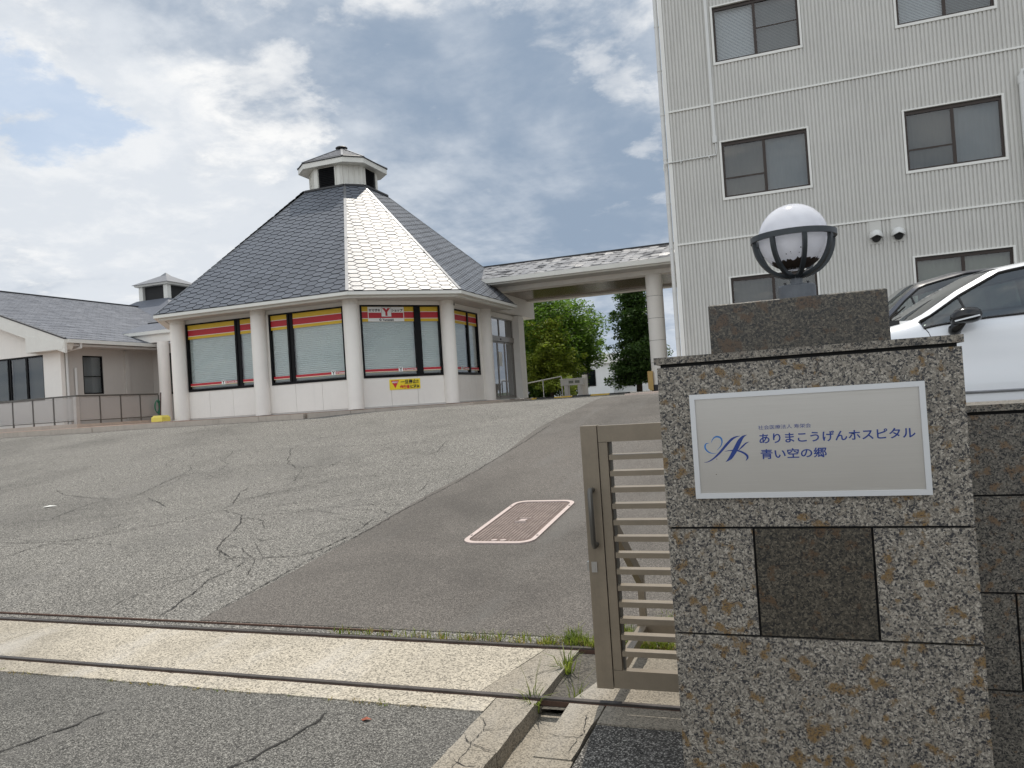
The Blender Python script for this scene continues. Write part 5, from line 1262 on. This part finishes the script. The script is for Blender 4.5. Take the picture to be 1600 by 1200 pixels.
# ------------------------------------------------------------------ fence in front of the left wing
fe = thing('terrace_fence', (-22, 18.5, 1.5), 'low smoked panel fence with grey rails before the left wing', 'fence')
FYf, FXs = 18.5, -21.66
B((-34, FYf - .06, 1.40), (FXs + .06, FYf + .10, 1.58)).build('plinth', 'kerb_far', fe)
B((FXs - .10, FYf + .101, 1.40), (FXs + .06, 22.0, 1.56)).build('plinth', 'kerb_far', fe)
B((-34, FYf - .03, 2.45), (FXs + .03, FYf + .03, 2.505)).build('top_rail', 'bronze_grey', fe)
B((FXs - .03, FYf + .031, 2.45), (FXs + .03, 21.9, 2.505)).build('top_rail', 'bronze_grey', fe)
B((-34, FYf - .015, 1.66), (FXs + .02, FYf + .015, 1.69)).build('bottom_rail', 'bronze_grey', fe)
B((FXs - .015, FYf + .04, 1.66), (FXs + .015, 21.9, 1.69)).build('bottom_rail', 'bronze_grey', fe)
M['fence_post'] = plain('fence_post', (.40, .39, .37), .5, .3)
B((FXs - .06, FYf - .06, 1.581), (FXs + .06, FYf + .06, 2.449)).build('corner_post', 'fence_post', fe)
x = FXs - .06; i = 0
while x > -33.5:
    xn = x - .93; B((xn + .02, FYf - .006, 1.70), (x - .02, FYf + .006, 2.44)).build('panel', 'fence_panel', fe); B((xn - .018, FYf - .02, 1.581), (xn + .018, FYf + .02, 2.449)).build('post', 'bronze_grey', fe); x = xn
y = FYf + .06
while y < 21.7:
    yn = y + .84; B((FXs - .006, y + .02, 1.70), (FXs + .006, yn - .02, 2.44)).build('panel', 'fence_panel', fe); B((FXs - .02, yn - .018, 1.561), (FXs + .02, yn + .018, 2.449)).build('post', 'bronze_grey', fe); y = yn
# hose on the end of the fence
ho = MB(); pts = []
for k_ in range(4):
    for i in range(20):
        a = 2 * math.pi * i / 20; r = .13 + .012 * k_
        pts.append((FXs + .08 + .02 * k_, 21.75 + r * .8 * math.cos(a), 2.02 + r * 1.5 * math.sin(a)))
pts += [(FXs + .10, 21.8, 1.75), (FXs + .12, 21.82, 1.5)]
tag(ho.tube(pts, .012, 6).build('garden_hose', 'hose', None, smooth=True, origin=(FXs + .1, 21.75, 1.5)), 'coiled green garden hose hanging on the end of the terrace fence', 'hose')

# ------------------------------------------------------------------ cars
def car(name, ox, y_near, z0, paint, label, H=1.50, Lc=4.35, ws_base=1.12, roof0=2.25, wid=1.80, hood_z=1.0, belt=.99, clad='car_clad', mirror=True, wk=1.0):
    """nose at x = ox, near side faces the camera"""
    t = thing(name, (ox + Lc / 2, y_near + wid / 2, z0), label, 'car', None)
    yc = y_near + wid / 2; hw = wid / 2
    def lerp(tab, x):
        if x <= tab[0][0]: return tab[0][1]
        for (a, b), (c, d) in zip(tab[:-1], tab[1:]):
            if x <= c: k_ = (x - a) / (c - a); k_ = k_ * k_ * (3 - 2 * k_) if False else k_; return b + (d - b) * k_
        return tab[-1][1]
    top = [(0, .62), (.06, .74), (.25, .83), (.6, .92), (ws_base - .05, hood_z + .02), (ws_base, hood_z + .045), (ws_base + .36 * wk, hood_z + .045 + (H - hood_z) * .40), (ws_base + .70 * wk, hood_z + .045 + (H - hood_z) * .70), (ws_base + 1.05 * wk, H - .075), (ws_base + 1.45 * wk, H - .022), (ws_base + 1.9, H), (Lc - 1.3, H - .02), (Lc - .65, H - .10), (Lc - .28, H - .33), (Lc - .12, belt + .02), (Lc - .02, .85), (Lc, .6)]
    widt = [(0, .55), (.08, .76), (.25, .9), (.7, .985), (1.3, 1.0), (Lc - 1.0, 1.0), (Lc - .3, .95), (Lc, .82)]
    beltt = [(0, .60), (.06, .66), (.3, .76), (.8, .88), (1.25, belt - .035), (1.6, belt - .01), (2.6, belt + .02), (3.6, belt + .07), (Lc - .2, belt + .03), (Lc, .6)]
    us = sorted(set([round(i * .075, 4) for i in range(int(Lc / .075) + 1)] + [Lc]))
    gl0, gl1 = ws_base, Lc - .14
    def section(u):
        tz = lerp(top, u); wf = lerp(widt, u) * hw; bz = min(lerp(beltt, u), tz - .005); gh = tz - bz
        if u < gl0 or u > gl1: rz, rv = bz + gh * .6, wf * .86
        else:
            rz = bz + max(gh - .06, gh * .6); rv = wf * (.93 - .20 * min(1, gh / .5)) 
        sec = [(wf * .88, .20), (wf * .985, .26), (wf * 1.0, .40), (wf * .985, .56), (wf * .975, .68), (wf * .985, bz - .13), (wf * .965, bz - .05), (wf * .93, bz)]
        m1 = (wf * .93 * .5 + rv * .5 + wf * .012, (bz + rz) / 2)
        sec += [m1, (rv, rz), (rv * .90, rz + (tz - rz) * .55), (rv * .62, tz - (tz - rz) * .12), (0, tz)]
        return [(a, max(b, .2)) for a, b in sec]
    secs = [section(u) for u in us]; NJ = len(secs[0])
    wx = [.78, Lc - .82]; wr = .335
    body, gside, gfront = MB(), {}, MB()
    def sst(x, a, b): k_ = max(0, min(1, (x - a) / (b - a))); return k_ * k_ * (3 - 2 * k_)
    def xs_(u, v): return .26 * (abs(v) / hw) ** 2.0 * sst(u, .35, ws_base) * (1 - sst(u, ws_base + .9, Lc - 1.2))
    def P_(i, j, s_): a, b = secs[i][j]; return (ox + us[i] + xs_(us[i], a), yc - s_ * a, z0 + b)
    parts = {'body': MB(), 'side1': MB(), 'side-1': MB(), 'wind': MB(), 'rear': MB()}
    # window edges
    wn0, wn1 = ws_base + .0, Lc - .62
    for s_ in (1, -1):
        for i in range(len(us) - 1):
            um = (us[i] + us[i + 1]) / 2
            for j in range(NJ - 1):
                q = [P_(i, j, s_), P_(i + 1, j, s_), P_(i + 1, j + 1, s_), P_(i, j + 1, s_)]
                if s_ < 0: q = q[::-1]
                zc = sum(p[2] for p in q) / 4 - z0
                if j < 6 and any(math.hypot(um + xs_(um, hw) - w_, zc - .33) < wr + .03 for w_ in wx): continue
                kind_ = 'body'
                if j in (7, 8) and wn0 < um < wn1 and secs[i][9][1] - secs[i][7][1] > .02: kind_ = 'side%d' % s_
                if ws_base < um < ws_base + .74 * wk and j >= 10: kind_ = 'wind'
                if Lc - .62 < um < Lc - .16 and j >= 10: kind_ = 'rear'
                mb = parts[kind_]; o = len(mb.v); mb.v += q; mb.f.append((o, o + 1, o + 2, o + 3))
    def weld(mb):
        mp = {}; nv = []; idx = []
        for v in mb.v:
            k_ = tuple(round(c, 4) for c in v)
            if k_ not in mp: mp[k_] = len(nv); nv.append(v)
            idx.append(mp[k_])
        mb.v = nv; fs = []
        for f in mb.f:
            ff = []
            for i in f:
                if idx[i] not in ff: ff.append(idx[i])
            if len(ff) > 2: fs.append(tuple(ff))
        mb.f = fs; return mb
    bo = weld(parts['body']).build('body', paint, t, smooth='auto')
    for q_ in ('side1', 'side-1'): weld(parts[q_]).build('side_glass', 'car_glass', t, smooth=True)
    weld(parts['wind']).build('windscreen', 'car_glass', t, smooth=True); weld(parts['rear']).build('rear_glass', 'car_glass', t, smooth=True)
    # dark floor / interior so the shell is not hollow
    B((ox + .3, yc - hw + .10, z0 + .2), (ox + Lc - .3, yc + hw - .10, z0 + .55)).build('floor', 'interior', t)
    B((ox + ws_base + .12, yc - hw + .14, z0 + .56), (ox + ws_base + .55, yc + hw - .14, z0 + belt - .06)).build('dashboard', 'interior', t)
    for sy in (-.38, .38):
        s_ = MB().add([(ox + x, yc + sy + w_, z0 + z) for w_ in (-.24, .24) for (x, z) in ((1.95, .55), (2.5, .52), (2.78, 1.12), (2.66, 1.14), (2.38, .66), (1.95, .68))], [(0, 1, 2, 3, 4, 5), (11, 10, 9, 8, 7, 6)] + [(i, (i + 1) % 6, 6 + (i + 1) % 6, 6 + i) for i in range(6)]).build('front_seat', 'interior', t)
        MB().cyl((ox + 2.70, yc + sy - .11, z0 + 1.22), (ox + 2.70, yc + sy + .11, z0 + 1.22), .08, n=12).build('headrest', 'interior', s_)
    # pillars, window trim and door lines on both sides
    def onside(u, jz, s_, off=.004):
        """point on side surface: jz in section index units"""
        sc = section(u); j = int(jz); k_ = jz - j; a = sc[j][0] + (sc[min(j + 1, NJ - 1)][0] - sc[j][0]) * k_; b = sc[j][1] + (sc[min(j + 1, NJ - 1)][1] - sc[j][1]) * k_
        return Vector((ox + u + xs_(u, a), yc - s_ * (a + off), z0 + b))
    for s_ in (1, -1):
        n_ = 30; lo = [onside(wn0 + (wn1 - wn0) * i / n_, 7.02, s_, .004) for i in range(n_ + 1)]; hi = [onside(wn0 + (wn1 - wn0) * i / n_, 8.98, s_, .004) for i in range(n_ + 1)]
        MB().tube(lo, .010, 6).build('window_trim', 'car_black', t); MB().tube(hi, .013, 6).build('window_trim', 'car_black', t)
        MB().tube([onside(ws_base + 1.52, 7 + 2 * i / 6, s_, .004) for i in range(7)], .035, 6).build('door_pillar', 'car_black', t)
        MB().tube([onside(ws_base + .34, 7 + 2 * i / 6, s_, .001) for i in range(7)], .012, 6).build('quarter_bar', 'car_black', t)
        MB().tube([onside(ws_base + .04 - .008 * abs(i - 4), .9 + i * 6.0 / 8, s_, -.0005) for i in range(9)], .004, 6).build('door_gap', 'car_black', t)
        dl = MB(); dl.tube([onside(ws_base + 1.56, .9 + i * 6.0 / 8, s_, -.0005) for i in range(9)], .004, 6)
        dl.build('door_gap', 'car_black', t)
        sk = MB(); sk.bar((ox + .95, yc - s_ * (hw - .005), z0 + .235), (ox + Lc - 1.1, yc - s_ * (hw - .005), z0 + .235), .05, .085); sk.build('side_sill', clad, t)
        MB().tube([onside(1.0 + (Lc - 2.1) * i / 12, 1.75, s_, .002) for i in range(13)], .013, 6).build('sill_moulding', 'flashing', t)
        for hu in (ws_base + 1.30, ws_base + 2.25): 
            hp = onside(hu, 5.35, s_, .015); MB().bar(hp, hp + Vector((.2, 0, .006)), .022, .026).build('door_handle', 'chrome' if paint == 'paint_white' else paint, t)
        if mirror:
            b0 = onside(ws_base + .25, 7.1, s_, .0); yy_ = -s_
            mh = MB(); mc = b0 + Vector((.05, yy_ * .15, .035)); vs = []
            n1, n2 = 14, 8
            for j in range(n2 + 1):
                ph = -math.pi / 2 + math.pi * j / n2
                for i in range(n1):
                    th = 2 * math.pi * i / n1; cx_, cz_ = math.cos(th) * math.cos(ph), math.sin(th) * math.cos(ph)
                    vs.append(mc + Vector((.115 * math.copysign(abs(cx_) ** .8, cx_) * (1 if cx_ > 0 else 1.1), yy_ * .10 * math.sin(ph), .068 * math.copysign(abs(cz_) ** .75, cz_) - .12 * (cx_ < 0) * abs(cx_) ** 2 * .25)))
            mh.add(vs, [(j * n1 + i, j * n1 + (i + 1) % n1, (j + 1) * n1 + (i + 1) % n1, (j + 1) * n1 + i) for j in range(n2) for i in range(n1)])
            mo = mh.build('mirror', 'car_black', t, smooth=True)
            MB().tube([b0 + Vector((-.02, 0, -.09)), b0 + Vector((-.03, yy_ * .07, -.07)), mc + Vector((-.03, 0, -.04))], [.055, .05, .035], 10).build('mirror_foot', 'car_black', mo, smooth=True)
            MB().bar(mc + Vector((-.10, yy_ * .06, -.045)), mc + Vector((.08, yy_ * .085, -.012)), .05, .012).build('mirror_stripe', paint, mo)
    # wipers
    for sy in (.3, -.25):
        MB().tube([(ox + ws_base + .02, yc - sy, z0 + hood_z + .06), (ox + ws_base + .12, yc - sy - .30, z0 + hood_z + .155)], .008, 6).build('wiper', 'car_black', t)
    B((ox + ws_base - .10, yc - hw * .74, z0 + hood_z - .02), (ox + ws_base + .06, yc + hw * .74, z0 + hood_z + .035)).build('cowl', 'car_clad', t)
    # wheels, arches, lights
    for w_ in wx:
        for s_ in (1, -1):
            y0 = yc - s_ * (hw - .02); y1 = yc - s_ * (hw - .24)
            wh = MB().cyl((ox + w_, y0, z0 + .33), (ox + w_, y1, z0 + .33), .325, n=32).build('wheel', 'tyre', t, smooth='auto')
            MB().cyl((ox + w_, y0 - s_ * .004, z0 + .33), (ox + w_, y0 - s_ * .001, z0 + .33), .225, n=28).build('rim', 'flashing', wh)
            for a in range(5): MB().bar((ox + w_, y0 - s_ * .010, z0 + .33), (ox + w_ + .21 * math.cos(a * 1.2566), y0 - s_ * .010, z0 + .33 + .21 * math.sin(a * 1.2566)), .05, .02, (0, 1, 0)).build('spoke', 'chrome', wh)
            ar = MB(); pts = [(ox + w_ + (wr + .045) * math.cos(R(a)), yc - s_ * (hw * .985), z0 + .33 + (wr + .045) * math.sin(R(a))) for a in range(-12, 193, 12)]
            ar.tube(pts, .055, 8).build('wheel_arch', clad, t, smooth=True)
    for s_ in (1, -1):
        MB().bar((ox + .10, yc - s_ * hw * .66, z0 + .70), (ox + .42, yc - s_ * hw * .90, z0 + .76), .05, .10).build('headlight', 'chrome', t)
        MB().bar((ox + Lc - .22, yc - s_ * hw * .90, z0 + .90), (ox + Lc - .04, yc - s_ * hw * .72, z0 + .88), .05, .12).build('tail_light', 'sign_red', t)
    B((ox + .02, yc - .5, z0 + .32), (ox + .08, yc + .5, z0 + .58)).build('grille', 'car_black', t)
    return t
car('white_car', -.27, 7.38, .93, 'paint_white', 'white hatchback with black mirror parked behind the granite wall', H=1.55, ws_base=1.13, roof0=2.05, hood_z=1.0, belt=.99)
car('navy_car', -.24, 9.95, .95, 'paint_navy', 'dark navy car partly hidden behind the white car', H=1.73, ws_base=1.10, roof0=2.05, hood_z=1.16, belt=1.18, wk=.66)

# ------------------------------------------------------------------ background: house, trees, hills
hs = thing('far_house', (-15.5, 68, 1.4), 'plain white house with one dark framed window behind the trees', 'house')
B((-20, 65, 1.2), (-14.45, 73, 3.95)).build('wall', 'house_white', hs); B((-14.449, 66.5, 1.2), (-11.5, 73, 3.9)).build('wall', 'house_white', hs)
MB().add([(x, y, z) for y in (64.7, 73.3) for (x, z) in ((-20.2, 3.951), (-11.2, 3.951), (-14.0, 4.75), (-17.5, 4.75))], [(0, 1, 2, 3), (7, 6, 5, 4), (0, 4, 5, 1), (1, 5, 6, 2), (2, 6, 7, 3), (3, 7, 4, 0)]).build('roof', 'siding_trim', hs)
f = B((-17.3, 64.95, 2.07), (-15.95, 65.0 - .001, 2.15)); f.box((-17.3, 64.95, 3.39), (-15.95, 64.999, 3.47)); f.box((-16.03, 64.95, 2.151), (-15.95, 64.999, 3.389)); f.box((-17.3, 64.95, 2.151), (-17.22, 64.999, 3.389)); f.box((-16.65, 64.95, 2.151), (-16.58, 64.999, 3.389))
wf = f.build('window', 'black_frame', hs); B((-17.22, 64.97, 2.151), (-16.03, 64.975, 3.389)).build('pane', 'glass_dark', wf)
B((-13.9, 66.42, 1.9), (-12.9, 66.49, 3.2)).build('window', 'black_frame', hs)
def tree(name, base, hgt, crown_r, n_leaf, leaf, mat, label, seed, shape='round', low=.12, dens=26, cat='tree'):
    rn = random.Random(seed); b = Vector(base); t = thing(name, base, label, cat)
    tr = MB(); tr.tube([b, b + Vector((.05, 0, hgt * .3)), b + Vector((-.04, .05, hgt * .6)), b + Vector((.03, 0, hgt * .9))], [hgt * .028, hgt * .021, hgt * .013, .015], 8)
    cl = []
    for i in range(dens):
        z = low + (1 - low) * (i + rn.random()) / dens
        if shape == 'cone': rad = crown_r * (1.03 - z) ** .75 * 1.15
        else: rad = crown_r * math.sqrt(max(.05, 1 - ((z - .50) / .56) ** 2))
        a = i * 2.4 + rn.uniform(-.4, .4); rr_ = rad * rn.uniform(.45, 1.0)
        tip = b + Vector((math.cos(a) * rr_, math.sin(a) * rr_, hgt * z)); root = b + Vector((0, 0, hgt * max(.1, z - .22)))
        mid = root.lerp(tip, .5) + Vector((0, 0, hgt * .03)); tr.tube([root, mid, tip], [hgt * .009, hgt * .006, .008], 5)
        cl.append((tip, rn.uniform(.20, .36) * crown_r)); cl.append((mid, rn.uniform(.22, .34) * crown_r))
        for q in range(2): cl.append((tip + Vector((rn.gauss(0, .2), rn.gauss(0, .2), rn.gauss(0, .16))) * crown_r, rn.uniform(.07, .14) * crown_r))
    tr.build('trunk', 'bark', t, smooth=True)
    cr = MB(); wts = [c[1] ** 2 for c in cl]; tot = sum(wts)
    for (c, r), w_ in zip(cl, wts):
        for _ in range(int(n_leaf * w_ / tot)):
            d = Vector((rn.gauss(0, 1), rn.gauss(0, 1), rn.gauss(0, 1))).normalized() * (rn.random() ** .45)
            p = c + Vector((d.x * r * 1.25, d.y * r * 1.25, d.z * r * .72))
            if p.z < base[2] + .05: p.z = base[2] + .05 + rn.random() * .2
            u = Vector((rn.gauss(0, 1), rn.gauss(0, 1), rn.gauss(0, .5))).normalized(); v_ = u.cross(Vector((rn.gauss(0, .6), rn.gauss(0, .6), 1))).normalized(); s_ = leaf * rn.uniform(.6, 1.25)
            o = len(cr.v); cr.v += [p - u * s_, p + v_ * s_ * .5, p + u * s_, p - v_ * s_ * .5]; cr.f.append((o, o + 1, o + 2, o + 3))
    cr.build('crown', mat, t); return t
tree('broadleaf_tree', (-11.9, 38, 1.4), 5.2, 3.0, 36000, .09, 'leaf_green', 'large green broadleaf tree in the gap under the passage roof', 4, 'round', .05, 40)
tree('broadleaf_tree', (-14.6, 40, 1.4), 5.6, 2.6, 26000, .11, 'leaf_dark', 'dark green tree half hidden behind the shop entrance pier', 14, 'round', .05, 26)
tree('broadleaf_tree', (-10.9, 39.5, 1.4), 4.2, 1.9, 16000, .10, 'leaf_green', 'lower spreading green tree in front of the white house', 24, 'round', .42, 26)
tree('young_tree', (-10.9, 35.5, 1.4), 3.5, 1.6, 15000, .085, 'leaf_yellow', 'yellowish young tree with thin foliage before the large green tree', 8, 'cone', .10, 30)
tree('dark_tree', (-7.15, 38, 1.4), 5.4, 1.75, 30000, .085, 'leaf_dark', 'dark dense tree beside the round passage column', 6, 'cone', .05, 44)
tree('shrub', (-9.5, 33.5, 1.4), .9, .5, 1200, .04, 'leaf_yellow', 'small pale green shrub behind the stone stand', 31, 'round', .1, 12, 'shrub')
hl = MB(); N = 96
for i in range(N):
    a = 2 * math.pi * i / N
    for r, z in ((520, 0), (700, 6 + 7 * noise.noise((math.cos(a) * 3, math.sin(a) * 3, 5)))): hl.v.append((r * math.cos(a), r * math.sin(a), max(z, 0)))
hl.f = [(2 * i, 2 * ((i + 1) % N), 2 * ((i + 1) % N) + 1, 2 * i + 1) for i in range(N)]
M['hill'] = plain('hill', (.07, .09, .06), .95, var=.2, scale=.02)
hl.build('hills', 'hill', None, 'structure')

# ------------------------------------------------------------------ weeds and litter
def blades(mb, x, y, z, n, h, spread, lean=.5, rn=random, w0=.0035):
    for _ in range(n):
        a = rn.uniform(0, 6.28); r = rn.random() ** .5 * spread; p = Vector((x + math.cos(a) * r, y + math.sin(a) * r, z))
        hh = h * rn.uniform(.4, 1.15); d = Vector((math.cos(a + rn.uniform(-.8, .8)), math.sin(a + rn.uniform(-.8, .8)), 0)); l = lean * rn.uniform(.2, 1.3)
        s_ = Vector((-d.y, d.x, 0)) * w0 * rn.uniform(.6, 1.3)
        m1 = p + Vector((0, 0, hh * .55)) + d * hh * l * .3; tp = p + Vector((0, 0, hh * (1 - .35 * l))) + d * hh * l
        mb.add([p - s_, p + s_, m1 + s_ * .8, m1 - s_ * .8, tp], [(0, 1, 2, 3), (3, 2, 4)])
rn = random.Random(21)
mb = MB(); md = MB()
for i in range(46):
    x = -3.0 + i * .050 + rn.uniform(-.03, .03)
    dn = .3 + .9 * max(0, noise.noise((x * 2.6, 3.3, 1)) + .25) if x < -1.55 else 1.5
    blades(mb, x, 4.45 + rn.uniform(-.035, .05), .0, int(20 * dn), .065 if x < -1.5 else .08, .035, .7, rn, .0028)
    blades(md, x, 4.45 + rn.uniform(-.05, .05), .0, int(14 * dn), .05, .04, 1.0, rn, .0025)
for i in range(22):
    blades(mb, -1.28 + rn.uniform(-.1, .45), 4.46 + rn.uniform(-.04, .22), .0, 34, .085, .05, .7, rn, .003)
for i in range(26): blades(mb, -.95 + rn.uniform(0, .8), 4.62 + rn.uniform(-.15, .4), 0.0, 26, .10, .06, .8, rn, .003)
for i in range(60):
    x = rn.uniform(-5.5, -1.8); blades(md if i % 3 else mb, x, 3.425 + rn.uniform(-.01, .01), .0, 5, .02, .02, 1.2, rn, .002)
mb.build('weeds', 'grass', None, 'stuff'); md.build('dry_grass', 'straw', None, 'stuff')
for (x, y, z, n, h, lab) in ((-1.31, 3.60, -.05, 42, .14, 'green grass tuft growing in the gutter at the front rail'), (-1.27, 4.08, -.03, 34, .15, 'spreading grass tuft at the gutter edge between the rails'), (-1.12, 3.72, -.05, 12, .12, 'thin weed with tall stems in the gutter beside the gate'), (-1.10, 4.22, -.02, 8, .05, 'tiny leafy weed in the gravel near the gate')):
    m_ = MB(); blades(m_, x, y, z, n, h, .035, .9, rn, .004)
    for _ in range(3 if h > .1 else 0):
        a = rn.uniform(0, 6.28); d = Vector((math.cos(a), math.sin(a), 0)); p = Vector((x, y, z)); m_.tube([p, p + d * .05 + Vector((0, 0, h * 1.1)), p + d * .12 + Vector((0, 0, h * 1.7))], [.0012, .001, .0006], 4)
    tag(m_.build('grass_tuft', 'grass', None, origin=(x, y, z)), lab, 'weed', 'weeds growing in the gutter')
lf = MB(); cx, cy = -2.03, 3.23
lf.add([(cx - .03, cy, .004), (cx - .008, cy + .018, .012), (cx + .028, cy + .006, .006), (cx + .012, cy - .016, .014), (cx - .012, cy - .014, .005), (cx, cy, .018)], [(0, 4, 5), (4, 3, 5), (3, 2, 5), (2, 1, 5), (1, 0, 5)])
tag(lf.build('dead_leaf', 'leaf_dead', None, origin=(cx, cy, 0)), 'curled reddish dead leaf lying on the front road', 'leaf')
sc = MB(); cx, cy = -10.44, 8.36; z = g(cy)
sc.add([(cx - .07, cy - .05, z + .006), (cx + .06, cy - .02, z + .012), (cx + .09, cy + .07, z + .006), (cx - .03, cy + .04, z + .02)], [(0, 1, 2, 3)])
tag(sc.build('paper_scrap', 'paper', None, origin=(cx, cy, z)), 'small white scrap of paper lying on the cracked driveway', 'litter')
